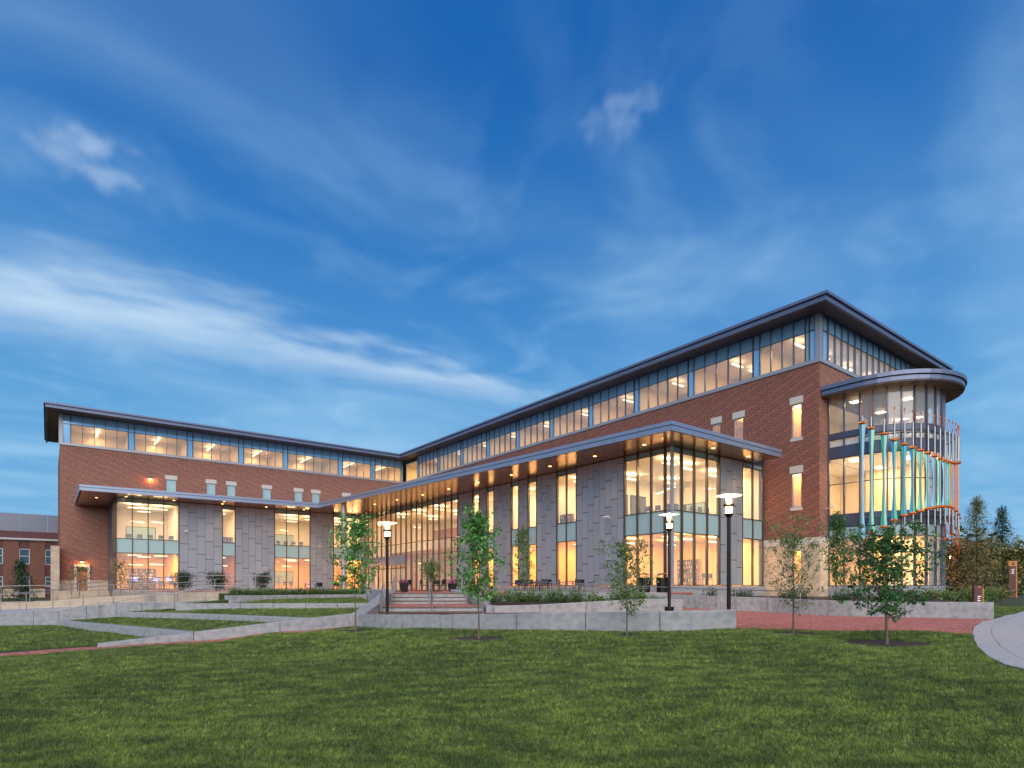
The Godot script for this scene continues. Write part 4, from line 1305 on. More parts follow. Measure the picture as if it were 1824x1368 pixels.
	bay(b, "block_window", "v", LV, [20.83, 22.18, 23.58, 24.93], yl, kinds, 0.08, 0.04, M.bronze)
	stone(b, "v", LV, 24.98, 27.78, -0.05, SOF - 0.02, 4, 1.95)
	bay(b, "block_window", "v", LV, [27.83, 29.0, 30.3, 31.6], yl, kinds, 0.08, 0.04, M.bronze)
	block(b, "plinth", P(5.3, -0.8, LV - 0.08), P(31.7, -0.06, LV + 0.3), M.concrete)
	canopy(b)
	tower(b)
	rooms(b)
	# stair door in the left brick wall
	var d := node(b, "door", P(3.02, -0.2, N))
	block(d, "leaf", Vector3(-0.46, 0, -0.12), Vector3(0.46, 2.18, -0.07), M.wood)
	block(d, "glass_slot", Vector3(0.02, 0.9, -0.069), Vector3(0.24, 1.7, -0.062), M.glass)
	block(d, "handle", Vector3(-0.38, 0.95, -0.068), Vector3(-0.30, 1.1, -0.02), M.steel)
	for q in [[-0.72, -0.475], [0.475, 0.72]]:
		block(d, "door_frame", Vector3(q[0], -0.0, 0.02), Vector3(q[1], 2.6, 0.09), M.cap_stone)
	block(d, "door_frame", Vector3(-0.72, 2.6, 0.02), Vector3(0.72, 2.95, 0.10), M.cap_stone)
	wall_lamp("small lit wall lamp above the stair door in the left brick wall", P(3.0, 2.98, N - 0.1), 5.0)
	wall_lamp("lit wall lamp on the brick above the left end of the canopy", P(9.55, 12.9, N - 0.02), 6.0)

func wall_lamp(label: String, at: Vector3, e: float) -> void:
	var l := thing("wall_lamp", label, "lamp", at)
	block(l, "housing", Vector3(-0.16, 0.0, 0.0), Vector3(0.16, 0.12, 0.30), M.black_metal)
	block(l, "lens", Vector3(-0.13, -0.03, 0.02), Vector3(0.13, -0.002, 0.28), M.lamp_glow)
	var o := OmniLight3D.new()
	o.name = "lamp_light"
	o.light_color = Color(1.0, 0.62, 0.32)
	o.light_energy = e * 0.30
	o.light_size = 0.10
	o.omni_range = 20
	o.omni_attenuation = 2.0
	o.shadow_enabled = true
	o.position = Vector3(0, -0.10, 0.2)
	l.add_child(o)

func canopy(b: Node3D) -> void:
	var edge := pv([2.4, 69.3, 24.35, 68.05, 28.67, 22.4, 40.7, 22.44, 40.7, 24.6, 42.44, 24.6, 42.44, 82.44, 2.4, 82.44])
	var c := node(b, "canopy")
	var s := Acc.new()
	s.prism(pv([2.6, 69.5, 24.5, 68.25, 28.85, 22.6, 40.5, 22.64, 40.5, 24.8, 42.42, 24.8, 42.42, 82.42, 2.6, 82.42]), SOF + 0.05, 9.48)
	put(c, "roof_deck", s.mesh(), M.dark_metal)
	s = Acc.new()
	s.prism(pv([2.32, 69.22, 24.27, 67.97, 28.59, 22.32, 40.78, 22.36, 40.78, 24.55, 42.41, 24.55, 42.41, 82.41, 2.32, 82.41]), 9.50, 9.72)
	put(c, "roof_edge", s.mesh(), M.fascia)
	# fascia panels along the open edges
	var run := [[Vector2(2.4, 82.3), Vector2(2.4, 69.3)], [Vector2(2.4, 69.3), Vector2(24.35, 68.05)], [Vector2(24.35, 68.05), Vector2(28.67, 22.4)], [Vector2(28.67, 22.4), Vector2(40.7, 22.44)], [Vector2(40.7, 22.44), Vector2(40.7, 24.5)]]
	for q in run:
		var a: Vector2 = q[0]; var z: Vector2 = q[1]
		var n := maxi(1, int(round(a.distance_to(z) / 2.0)))
		var side := Vector2(-(z - a).y, (z - a).x).normalized() * 0.07
		for i in n:
			var p := a.lerp(z, (i + 0.004) / n); var r := a.lerp(z, (i + 0.996) / n)
			s = Acc.new()
			s.hexa([P(p.x, SOF - 0.01, p.y), P(p.x - side.x, SOF - 0.01, p.y - side.y), P(r.x - side.x, SOF - 0.01, r.y - side.y), P(r.x, SOF - 0.01, r.y)], [P(p.x, 9.46, p.y), P(p.x - side.x, 9.46, p.y - side.y), P(r.x - side.x, 9.46, r.y - side.y), P(r.x, 9.46, r.y)])
			put(c, "fascia_panel", s.mesh(), M.fascia)
	# soffit panels
	var open := pv([2.5, 69.4, 24.42, 68.15, 28.77, 22.5, 40.6, 22.54, 40.6, 24.72, 31.73, 24.72, 31.73, 72.48, 5.38, 72.48, 5.38, 82.3, 2.5, 82.3])
	for i in range(0, 26):
		for j in range(0, 24):
			var u := 2.5 + i * 1.5; var v := 22.4 + j * 3.0
			for piece in Geometry2D.intersect_polygons(pv([u + 0.008, v + 0.008, u + 1.492, v + 0.008, u + 1.492, v + 2.992, u + 0.008, v + 2.992]), open):
				s = Acc.new()
				s.prism(piece, SOF, SOF + 0.03)
				put(c, "soffit_panel", s.mesh(), M.soffit)
	# downlights
	for q in [[30.2, 25.7], [30.1, 30.0], [29.9, 34.5], [29.7, 39.0], [29.5, 43.5], [29.3, 48.0], [29.1, 52.5], [28.6, 57.0], [28.2, 61.5], [27.6, 66.0], [23.6, 70.7], [19.5, 71.0], [15.0, 71.2], [10.4, 71.4], [6.2, 71.4], [3.9, 74.0], [34.5, 23.6], [38.6, 23.6]]:
		var at := P(q[0], SOF - 0.012, q[1])
		block(c, "downlight", at - Vector3(0.09, 0.0, 0.09), at + Vector3(0.09, 0.01, 0.09), M.downlight)
		var sp := SpotLight3D.new()
		sp.name = numbered(c, "downlight_lamp")
		sp.light_color = Color(1.0, 0.72, 0.42)
		sp.light_energy = 5.0
		sp.light_size = 0.08
		sp.spot_angle = 50
		sp.spot_range = 20
		sp.spot_attenuation = 2.0
		sp.shadow_enabled = true
		sp.rotation.x = -PI / 2
		sp.position = at - Vector3(0, 0.03, 0)
		c.add_child(sp)
	var col := Acc.new()
	col.tube([P(25.6, -0.25, 63.7), P(25.6, SOF, 63.7)], [0.3, 0.3], 20)
	put(b, "column", col.mesh(), M.trim)
	for q in [[30.6, 67.3, 2.75], [30.6, 70.4, 2.75], [31.2, 71.6, SOF]]:
		col = Acc.new()
		col.tube([P(q[0], -0.25, q[1]), P(q[0], q[2], q[1])], [0.2, 0.2], 16)
		put(b, "column", col.mesh(), M.trim)

const TC := Vector2(47.37, 18.5)
const TR := 3.57

func around(r: float, deg: float) -> Vector2:
	return TC + Vector2(cos(deg_to_rad(deg)), sin(deg_to_rad(deg))) * r

func tower(b: Node3D) -> void:
	var t := node(b, "round_tower")
	# outline in plan: straight side, half circle, straight side
	var plan := [Vector2(43.8, 20.55), Vector2(43.8, 19.52), Vector2(43.8, 18.5)]
	for i in range(1, 14):
		plan.append(around(TR, -180.0 + 180.0 / 14 * i))
	plan.append_array([Vector2(50.94, 18.5), Vector2(50.94, 19.52), Vector2(50.94, 20.55)])
	var grown := func(r: float, back: float) -> PackedVector2Array:
		var o := PackedVector2Array([Vector2(TC.x - r, back), Vector2(TC.x - r, 18.5)])
		for i in range(1, 20):
			o.push_back(around(r, -180.0 + 9.0 * i))
		o.push_back(Vector2(TC.x + r, 18.5)); o.push_back(Vector2(TC.x + r, back))
		return o
	var rows := [[0.22, 2.44, "glass"], [2.44, 3.53, "glass"], [3.53, 4.28, "frosted"], [4.28, 5.16, "dark_metal"], [5.16, 7.3, "glass"], [7.3, 9.08, "glass"], [9.08, 9.9, "dark_metal"], [9.9, 10.4, "glass"], [10.42, 10.86, "dark_metal"], [10.86, 13.28, "glass"]]
	for i in plan.size() - 1:
		var a: Vector2 = plan[i]; var z: Vector2 = plan[i + 1]
		var w := node(t, "tower_bay")
		var nrm := Vector2((z - a).y, -(z - a).x).normalized()
		if nrm.dot(a - TC - Vector2(0, 2)) < 0:
			nrm = -nrm
		var dir := (z - a).normalized()
		for r in rows:
			var clear: bool = r[2] == "glass"
			var o := -0.02 if clear else (0.06 if r[2] == "dark_metal" else 0.0)
			var o2 := o - (0.004 if clear else 0.08)
			var p := a + dir * 0.04; var q := z - dir * 0.04
			var s := Acc.new()
			s.hexa([P(p.x + nrm.x * o, r[0] + 0.03, p.y + nrm.y * o), P(q.x + nrm.x * o, r[0] + 0.03, q.y + nrm.y * o), P(q.x + nrm.x * o2, r[0] + 0.03, q.y + nrm.y * o2), P(p.x + nrm.x * o2, r[0] + 0.03, p.y + nrm.y * o2)],
				[P(p.x + nrm.x * o, r[1] - 0.03, p.y + nrm.y * o), P(q.x + nrm.x * o, r[1] - 0.03, q.y + nrm.y * o), P(q.x + nrm.x * o2, r[1] - 0.03, q.y + nrm.y * o2), P(p.x + nrm.x * o2, r[1] - 0.03, p.y + nrm.y * o2)])
			put(w, "pane" if clear else "band_panel", s.mesh(), M[r[2]])
			s = Acc.new()
			s.tube([P(a.x, r[0], a.y), P(z.x, r[0], z.y)], [0.035], 4)
			put(w, "transom", s.mesh(), M.dark_metal)
		var s2 := Acc.new()
		var c := P(a.x + nrm.x * 0.02, 0, a.y + nrm.y * 0.02)
		var du := P(dir.x, 0, dir.y) * 0.04; var dn := P(nrm.x, 0, nrm.y) * 0.09
		var lo := Vector3.UP * 0.2; var hi := Vector3.UP * 13.3
		s2.hexa([c - du - dn + lo, c + du - dn + lo, c + du + dn + lo, c - du + dn + lo], [c - du - dn + hi, c + du - dn + hi, c + du + dn + hi, c - du + dn + hi])
		put(w, "mullion", s2.mesh(), M.dark_metal)
	var s := Acc.new()
	s.prism(grown.call(TR + 0.10, 20.5), -1.0, 0.2)
	put(t, "base_wall", s.mesh(), M.concrete)
	for q in [[4.3, 5.1], [9.15, 10.35]]:
		s = Acc.new(); s.prism(grown.call(TR - 0.18, 20.9), q[0], q[1])
		put(t, "floor_slab", s.mesh(), M.ceiling)
	s = Acc.new(); s.prism(grown.call(4.7, 20.5), 13.31, 13.39); put(t, "soffit", s.mesh(), M.roof_soffit)
	s = Acc.new(); s.prism(grown.call(4.75, 20.5), 13.392, 13.66); put(t, "fascia", s.mesh(), M.roof_fascia)
	s = Acc.new(); s.prism(grown.call(4.6, 20.5), 13.662, 13.72); put(t, "fascia_groove", s.mesh(), M.dark_metal)
	s = Acc.new(); s.prism(grown.call(4.86, 20.5), 13.722, 13.98); put(t, "roof_edge", s.mesh(), M.roof_fascia)
	for i in 13:
		var p := around(TR + 0.1, -180.0 + 15.0 * i); var q := around(4.68, -180.0 + 15.0 * i)
		s = Acc.new(); s.tube([P(p.x, 13.305, p.y), P(q.x, 13.305, q.y)], [0.012], 4)
		put(t, "soffit_joint", s.mesh(), M.backing)
	# inside
	for q in [[0.2, 4.3, M.yellow_wall, 17.0], [5.1, 9.15, M.cream, 11.0], [10.36, 13.3, M.cream, 4.0]]:
		block(t, "room_wall", P(43.9, q[0], 23.0), P(50.9, q[1], 23.1), q[2])
		block(t, "room_wall", P(43.82, q[0], 20.96), P(43.9, q[1], 22.99), q[2])
		block(t, "room_wall", P(50.9, q[0], 20.96), P(50.98, q[1], 22.99), q[2])
		block(t, "ceiling", P(43.9, q[1] - 0.1, 20.92), P(50.9, q[1] - 0.01, 22.99), M.ceiling)
		block(t, "carpet", P(43.9, q[0] + 0.001, 20.92), P(50.9, q[0] + 0.05, 22.99), M.carpet)
		if q[1] < 10:
			var prev := around(TR - 0.45, -42.0)
			for i in range(1, 6):
				var nx := around(TR - 0.45, -42.0 + 8.4 * i) if i < 5 else Vector2(TC.x + TR - 0.45, 20.9)
				var w := Acc.new()
				var sd := (nx - prev).orthogonal().normalized() * 0.05
				w.hexa([P(prev.x, q[0], prev.y), P(prev.x + sd.x, q[0], prev.y + sd.y), P(nx.x + sd.x, q[0], nx.y + sd.y), P(nx.x, q[0], nx.y)], [P(prev.x, q[1], prev.y), P(prev.x + sd.x, q[1], prev.y + sd.y), P(nx.x + sd.x, q[1], nx.y + sd.y), P(nx.x, q[1], nx.y)])
				put(t, "room_wall", w.mesh(), q[2])
				prev = nx
		for at in [Vector2(45.2, 19.4), Vector2(49.4, 19.4), Vector2(47.3, 16.9)]:
			block(t, "ceiling_light", P(at.x - 0.3, q[1] - 0.16, at.y - 0.3), P(at.x + 0.3, q[1] - 0.12, at.y + 0.3), M.fixture)
			area(t, P(at.x, q[1] - 0.17, at.y), Vector2(0.6, 0.6), q[3], WHITE)

func rooms(b: Node3D) -> void:
	# right stone block, ground floor and upper floor
	var cut := [24.95, 33.3, 36.9, 43.1, 50.15]
	for i in 4:
		var v0: float = cut[i]; var v1: float = cut[i + 1]
		var m := (v0 + v1) / 2
		var w := 42.25 if i == 0 else 38.0
		var lamps := [[33.4, v0 + 1.3], [33.4, v1 - 1.3], [35.8, v0 + 1.6], [35.8, v1 - 1.6]] if i != 1 else [[33.6, m], [35.8, m]]
		if i == 0:
			lamps.append_array([[39.5, 27.0], [39.5, 31.0], [41.2, 26.6]])
		room(b, SU + 0.22, w, v0, v1 - 0.02, 0.2, 3.9, "en" if i == 0 else "ens", M.yellow_wall if i else M.cream, lamps, 5.0, WARM)
		room(b, SU + 0.22, w, v0, v1 - 0.02, 4.75, 8.85, "en" if i == 0 else "ens", M.white_wall, lamps, 4.0, WHITE)
	# atrium with a gallery
	var at := room(b, SU + 0.25, 42.0, 50.3, 72.3, -0.15, 9.05, "esn", M.white_wall, [[34, 53], [34, 57.5], [34, 62], [34, 66.5], [38, 55], [38, 60], [38, 66]], 7.0, WHITE)
	block(at, "gallery_floor", P(35.5, 4.2, 50.45), P(41.85, 4.6, 72.15), M.white_wall)
	block(at, "wood_panel", P(41.72, 4.65, 50.5), P(41.88, 7.9, 72.1), M.wood)
	block(at, "wood_panel", P(35.42, 3.6, 50.45), P(35.49, 4.6, 72.15), M.wood)
	block(at, "gallery_rail", P(35.45, 4.62, 50.45), P(35.48, 5.6, 72.15), M.glass)
	for q in [[37.5, 53.5], [37.5, 58.5], [37.5, 64.0], [37.5, 69.0]]:
		block(at, "ceiling_light", P(q[0] - 0.6, 4.14, q[1] - 0.15), P(q[0] + 0.6, 4.19, q[1] + 0.15), M.fixture)
		area(at, P(q[0], 4.13, q[1]), Vector2(1.2, 0.3), 7.0, WARM)
	for v in [53.0, 57.8, 62.6, 67.4]:
		block(at, "timber_pier", P(36.0, -0.14, v), P(36.5, 4.19, v + 0.5), M.wood)
	# left block
	var lc := [5.75, 11.05, 17.2, 20.8, 27.9, 31.6]
	for i in 5:
		var u0: float = lc[i]; var u1: float = lc[i + 1]
		var m := (u0 + u1) / 2
		room(b, u0, u1 - 0.02, LV + 0.2, 80.5, -0.02, 3.9, "nwe" if i else "ne", M.wood if i == 1 else M.yellow_wall, [[m - 1.2, 74.3], [m + 1.2, 74.3], [m, 77.5]], 5.0, WARM)
		room(b, u0, u1 - 0.02, LV + 0.2, 80.5, 4.75, 8.85, "nwe" if i else "ne", M.white_wall, [[m - 1.2, 74.3], [m + 1.2, 74.3], [m, 77.5]], 4.2, WHITE)
	# top storey, one room behind each group of windows
	for q in [[1.6, 7.65], [7.67, 13.7], [13.72, 19.55], [19.57, 25.05], [25.07, 32.62], [32.64, 37.5], [37.52, 42.3]]:
		var m: float = (q[0] + q[1]) / 2
		room(b, q[0], q[1], N + 0.2, 88.5, 15.85, 18.55, "nwe", M.cream, [[m, 84.6], [m, 87.0]], 2.7, BEIGE, Vector2(0.22, 1.9), 0.12)
	var vv := [20.9, 25.3, 31.15, 37.0, 42.9, 48.75, 54.65, 60.5, 66.4, 72.25, 78.1, 82.3]
	for i in vv.size() - 1:
		var m: float = (vv[i] + vv[i + 1]) / 2
		room(b, U + 0.2, 48.5 if i else 60.5, vv[i], vv[i + 1] - 0.02, 15.85, 18.55, "ens" if i else "en", M.cream, [[44.6, m], [47.0, m]] if i else [[44.6, m], [48.5, m], [52.5, m], [56.5, m]], 2.7, BEIGE, Vector2(1.4, 0.2), 0.12)
	# rooms behind the single windows
	for q in [[20.98, 24.4, 10.2, 13.6], [25.6, 30.2, 10.2, 13.6], [20.98, 24.4, 5.2, 8.7], [20.98, 24.4, -0.1, 3.5]]:
		room(b, U + 0.4, 43.79 if q[0] < 22 else 47.0, q[0], q[1], q[2], q[3], "ens", M.cream, [[43.3 if q[0] < 22 else 44.5, q[0] + 1.4]], 3.2, WARM, Vector2(0.5, 1.0))
	for q in [[10.6, 14.2], [15.0, 20.0], [21.4, 24.6], [25.6, 30.6], [32.0, 35.5]]:
		room(b, q[0], q[1], N + 0.4, 88.0, 10.2, 13.4, "nwe", M.white_wall, [], 1.0, WHITE)

# ---------------------------------------------------------------- things

func sculpture() -> void:
	var g := thing("glass_sculpture", "tall sculpture of teal flared glass blades on steel rods curving round the round tower", "sculpture", P(TC.x, 0, TC.y))
	# angle, rod top, blade top, blade foot, rod foot
	var el := [[-174.0, 11.52, 10.97, 3.28, 2.66], [-167.0, 11.32, 10.51, 3.74, 2.8], [-157.6, 11.07, 10.05, 4.11, 3.02], [-150.0, 10.88, 9.6, 4.5, 3.29], [-142.6, 10.73, 9.27, 4.8, 3.5], [-136.3, 10.61, 9.02, 4.94, 3.68], [-130.1, 10.5, 8.85, 5.06, 3.8], [-124.0, 10.37, 8.67, 5.22, 3.93], [-118.0, 10.29, 8.49, 5.29, 4.04], [-112.5, 10.22, 8.33, 5.37, 4.15], [-107.0, 10.15, 8.24, 5.4, 4.17], [-101.5, 10.09, 8.18, 5.4, 4.19], [-96.0, 10.05, 8.16, 5.34, 4.16], [-89.5, 10.03, 8.19, 5.18, 4.08], [-82.0, 10.0, 8.3, 5.0, 3.9], [-75.0, 10.0, 8.4, 4.8, 3.7], [-68.0, 10.0, 8.5, 4.5, 3.4], [-60.0, 10.1, 8.6, 4.2, 3.1], [-50.0, 10.2, 8.8, 3.9, 2.9], [-40.0, 10.3, 9.0, 3.6, 2.7]]
	for i in el.size():
		var e: Array = el[i]
		var a := deg_to_rad(e[0])
		var out := P(cos(a), 0, sin(a))
		var tan := out.cross(Vector3.UP)
		var c := out * 4.4
		var n := node(g, "blade_rod", c)
		rod(n, "rod", Vector3.UP * e[4], Vector3.UP * e[1], 0.042, M.steel, 8)
		rod(n, "sleeve", Vector3.UP * (e[4] + 0.01), Vector3.UP * (e[3] - 0.13), 0.065, M.steel, 10)
		rod(n, "sleeve", Vector3.UP * (e[2] + 0.13), Vector3.UP * (e[1] - 0.01), 0.065, M.steel, 10)
		if e[1] < 10.9:
			rod(n, "sleeve", Vector3.UP * (e[1] - 0.02), Vector3.UP * (e[1] + 0.12), 0.065, M.steel, 10)
		rod(n, "stem", Vector3.UP * (e[4] - 0.9), Vector3.UP * e[4], 0.014, M.orange, 6)
		rod(n, "stem", Vector3.UP * e[1], Vector3.UP * (e[1] + 0.75), 0.014, M.orange, 6)
		for y in [e[1] + 0.82, e[4] - 0.95]:
			var f := Acc.new()
			f.lathe(Vector3.UP * y, [Vector2(0.0, -0.13), Vector2(0.055, 0.0), Vector2(0.0, 0.13)], 6)
			put(n, "finial", f.mesh(), M.orange)
		rod(n, "bracket", Vector3.UP * 10.15, Vector3.UP * 10.15 - out * 0.8, 0.025, M.dark_metal, 6)
		rod(n, "bracket", Vector3.UP * 4.75, Vector3.UP * 4.75 - out * 0.8, 0.025, M.dark_metal, 6)
		# two leaves of glass folded along the rod, wide at both ends
		var k: int = 3 if i == 12 else 4 if i > 12 else [0, 1, 2, 1, 0, 1, 2][i % 7]
		for side in [-1.0, 1.0]:
			var s := Acc.new()
			var prev := []
			for q in 13:
				var t := q / 12.0
				var wd := 0.08 + 0.11 * pow(absf(t * 2 - 1), 2.2)
				var y := lerpf(e[3], e[2], t)
				var p0: Vector3 = Vector3.UP * y
				var p1: Vector3 = Vector3.UP * y + tan * wd * side - out * (0.02 + wd * 0.35)
				var ring := [p0, p1, p1 - out * 0.012, p0 - out * 0.012]
				if q:
					for z in 4:
						s.quad(prev[z], prev[(z + 1) % 4], ring[(z + 1) % 4], ring[z])
				prev = ring
			put(n, "glass_blade", s.mesh(), M["blade_%d" % (k if side > 0 or k > 2 else (k + 1) % 3)])
		for y in [e[2], e[3]]:
			var s := Acc.new()
			var dy := 0.06 if y == e[2] else -0.06
			s.tube([Vector3.UP * (y + dy) - tan * 0.19 - out * 0.04, Vector3.UP * (y + dy) + out * 0.08, Vector3.UP * (y + dy) + tan * 0.19 - out * 0.04], [0.085, 0.09, 0.085], 4)
			put(n, "orange_cap", s.mesh(), M.orange)
	for y in [10.15, 4.75]:
		var s := Acc.new()
		var line := []
		for i in 25:
			var p := around(4.12, -176.0 + 6.0 * i) - TC
			line.append(P(p.x, y, p.y))
		s.tube(line, [0.045], 6)
		put(g, "support_ring", s.mesh(), M.dark_metal)

func street_lamp(label: String, at: Vector3, foot: float) -> void:
	var l := thing("street_lamp", label, "street lamp", at, 0.0, "post lamps along the brick plaza")
	var h := 3.9
	var s := Acc.new()
	s.lathe(Vector3.ZERO, [Vector2(0.0, foot), Vector2(0.17, foot), Vector2(0.17, foot - 0.10 + 0.02), Vector2(0.16, 0.0), Vector2(0.16, -0.3)], 20)
	put(l, "footing", s.mesh(), M.black_metal)
	s = Acc.new()
	s.tube([Vector3.ZERO, Vector3.UP * 3.10], [0.058, 0.055], 14)
	put(l, "pole", s.mesh(), M.black_metal)
	s = Acc.new()
	s.lathe(Vector3.UP * 3.08, [Vector2(0.0, 0.0), Vector2(0.055, 0.0), Vector2(0.075, 0.04), Vector2(0.12, 0.09), Vector2(0.125, 0.13), Vector2(0.0, 0.13)], 20)
	put(l, "collar", s.mesh(), M.black_metal)
	s = Acc.new()
	s.lathe(Vector3.UP * 3.22, [Vector2(0.0, 0.0), Vector2(0.095, 0.0), Vector2(0.10, 0.17), Vector2(0.0, 0.17)], 20)
	put(l, "lamp_glass", s.mesh(), M.lamp_glow)
	s = Acc.new()
	s.lathe(Vector3.UP * 3.40, [Vector2(0.10, 0.0), Vector2(0.16, 0.0), Vector2(0.16, 0.07), Vector2(0.10, 0.07), Vector2(0.10, 0.0)], 20)
	put(l, "louver_ring", s.mesh(), M.black_metal)
	s = Acc.new()
	s.lathe(Vector3.UP * 3.48, [Vector2(0.0, 0.0), Vector2(0.06, 0.0), Vector2(0.085, 0.2), Vector2(0.0, 0.2)], 20)
	put(l, "lamp_glass", s.mesh(), M.lamp_glow)
	s = Acc.new()
	s.lathe(Vector3.UP * 3.70, [Vector2(0.0, -0.01), Vector2(0.12, -0.01), Vector2(0.37, 0.025), Vector2(0.375, 0.04), Vector2(0.12, 0.07), Vector2(0.0, 0.08)], 32)
	put(l, "reflector_disc", s.mesh(), M.white_paint)
	for i in 4:
		var a := TAU * i / 4 + 0.4
		var c := Vector3(cos(a), 0, sin(a)) * 0.125
		rod(l, "strut", c + Vector3.UP * 3.2, c + Vector3.UP * 3.70, 0.012, M.black_metal, 6)
	for y in [3.30, 3.58]:
		var o := OmniLight3D.new()
		o.name = numbered(l, "lamp_light")
		o.light_color = Color(1.0, 0.80, 0.55)
		o.light_energy = 2.6
		o.light_size = 0.06
		o.omni_range = 25
		o.omni_attenuation = 2.0
		o.shadow_enabled = true
		o.position.y = y
		l.add_child(o)

func chair(called: String, label: String, m: Material, cat := "chair") -> Node3D:
	var c := thing(called, label, cat)
	block(c, "seat", Vector3(-0.23, 0.43, -0.23), Vector3(0.23, 0.47, 0.23), m)
	block(c, "backrest", Vector3(-0.22, 0.52, 0.215), Vector3(0.22, 0.86, 0.24), m)
	for x in [-0.21, 0.21]:
		rod(c, "leg", Vector3(x, 0, -0.21), Vector3(x, 0.66, -0.21), 0.014, m, 6)
		rod(c, "leg", Vector3(x, 0, 0.26), Vector3(x, 0.86, 0.225), 0.014, m, 6)
		rod(c, "armrest", Vector3(x, 0.66, -0.21), Vector3(x, 0.66, 0.23), 0.016, m, 6)
	return c

func cafe_table(label: String) -> Node3D:
	var t := thing("cafe_table", label, "table")
	block(t, "tabletop", Vector3(-0.42, 0.71, -0.42), Vector3(0.42, 0.74, 0.42), M.black_metal)
	rod(t, "pedestal", Vector3.UP * 0.05, Vector3.UP * 0.71, 0.035, M.black_metal)
	for i in 4:
		var a := TAU * i / 4 + 0.78
		rod(t, "foot", Vector3.UP * 0.06, Vector3(cos(a) * 0.36, 0.015, sin(a) * 0.36), 0.018, M.black_metal, 6)
	return t

func furniture() -> void:
	var ch := chair("cafe_chair", "black metal armchair on the terrace", M.chair_black)
	var tb := cafe_table("dark square cafe table on the terrace")
	var sets := [[21.4, 37.0, "straight above the entrance steps"], [23.3, 36.0, "just right of the entrance steps"], [24.8, 38.5, "before the atrium glass"], [20.6, 40.5, "before the entrance doors"], [27.6, 33.4, "before the two-pane stone window"], [28.6, 30.6, "before the stone front left of the glass corner"], [25.6, 37.8, "before the narrow stone windows"], [28.2, 35.4, "beside the two-pane stone window"], [26.4, 31.5, "at the edge of the terrace wall"], [22.0, 62.5, "before the left stone block"], [23.9, 60.0, "near the round entrance column"]]
	var n := 0
	for q in sets:
		var at := P(q[0], -0.205, q[1])
		var turn: float = n * 0.7
		var t: Node3D = tb if n == 0 else copy(tb, "cafe_table", "", at, turn)
		t.position = at
		tag(t, "dark square cafe table with chairs %s" % q[2], "table", "cafe tables on the terrace")
		for k in 3:
			var a := turn + TAU * k / 3.0 + 0.3
			var p := at + Vector3(sin(a), 0, cos(a)) * 0.72
			var c: Node3D = ch if n == 0 and k == 0 else copy(ch, "cafe_chair", "", p, a)
			c.position = p
			c.rotation.y = a
			tag(c, "black metal armchair at the cafe table %s" % q[2], "chair", "black chairs at the cafe table %s" % q[2])
		n += 1
	# planters with pink flowers
	for q in [[17.75, 34.4, "left"], [20.1, 32.5, "right"]]:
		var p := thing("flower_planter", "black tapered planter of pink flowers at the top of the steps on the %s" % q[2], "planter", P(q[0], -0.205, q[1]), 0.0, "flower planters at the top of the steps")
		var s := Acc.new()
		s.hexa([Vector3(-0.14, 0, -0.14), Vector3(0.14, 0, -0.14), Vector3(0.14, 0, 0.14), Vector3(-0.14, 0, 0.14)], [Vector3(-0.22, 0.55, -0.22), Vector3(0.22, 0.55, -0.22), Vector3(0.22, 0.55, 0.22), Vector3(-0.22, 0.55, 0.22)])
		put(p, "pot", s.mesh(), M.pot)
		rng.seed = int(q[0] * 10)
		var fl := Acc.new(); var lf := Acc.new()
		for i in 60:
			var c := Vector3(rng.randf_range(-0.27, 0.27), 0.58 + rng.randf() * 0.2, rng.randf_range(-0.27, 0.27))
			cluster(fl if i % 3 else lf, c, 0.05, 5, 0.07, [Color(0.03, 0.09, 0.03), Color(0.06, 0.14, 0.04)], 0.8, 0.0)
		put(p, "flower", fl.mesh(), M.petal).set_meta("kind", "stuff")
		put(p, "foliage", lf.mesh(), M.leaf).set_meta("kind", "stuff")
	# litter bins
	for q in [[26.75, 22.75, "left of the pair"], [27.55, 22.15, "right of the pair, nearer the glass corner"]]:
		var w := thing("litter_bin", "dark metal slatted litter bin on the terrace, " + q[2], "litter bin", P(q[0], -0.205, q[1]), 0.3, "litter bins on the terrace")
		for i in 16:
			var a := TAU * i / 16
			var s := Acc.new()
			var c := Vector3(cos(a), 0, sin(a)); var d := Vector3(-sin(a), 0, cos(a)) * 0.045
			s.hexa([c * 0.29 - d, c * 0.29 + d, c * 0.30 + d, c * 0.30 - d], [c * 0.29 - d + Vector3.UP * 0.85, c * 0.29 + d + Vector3.UP * 0.85, c * 0.33 + d + Vector3.UP * 0.85, c * 0.33 - d + Vector3.UP * 0.85])
			put(w, "slat", s.mesh(), M.black_metal)
		var s2 := Acc.new()
		s2.lathe(Vector3.ZERO, [Vector2(0.0, 0.04), Vector2(0.27, 0.04), Vector2(0.27, 0.8), Vector2(0.0, 0.8)], 20)
		put(w, "liner", s2.mesh(), M.pot)
		s2 = Acc.new()
		s2.lathe(Vector3.UP * 1.05, [Vector2(0.0, -0.02), Vector2(0.30, -0.03), Vector2(0.31, 0.0), Vector2(0.0, 0.05)], 20)
		put(w, "lid", s2.mesh(), M.black_metal)
		for i in 3:
			var a := TAU * i / 3
			rod(w, "lid_post", Vector3(cos(a) * 0.25, 0.78, sin(a) * 0.25), Vector3(cos(a) * 0.25, 1.03, sin(a) * 0.25), 0.014, M.black_metal, 6)
	# traffic cone
	var k := thing("traffic_cone", "small orange and white traffic cone on the terrace before the left stone block", "traffic cone", P(18.1, -0.21, 53.0))
	var s := Acc.new()
	s.lathe(Vector3.ZERO, [Vector2(0.15, 0.04), Vector2(0.09, 0.35)], 14); put(k, "cone", s.mesh(), M.cone_orange)
	s = Acc.new(); s.lathe(Vector3.ZERO, [Vector2(0.092, 0.352), Vector2(0.06, 0.52)], 14); put(k, "white_band", s.mesh(), M.white_paint)
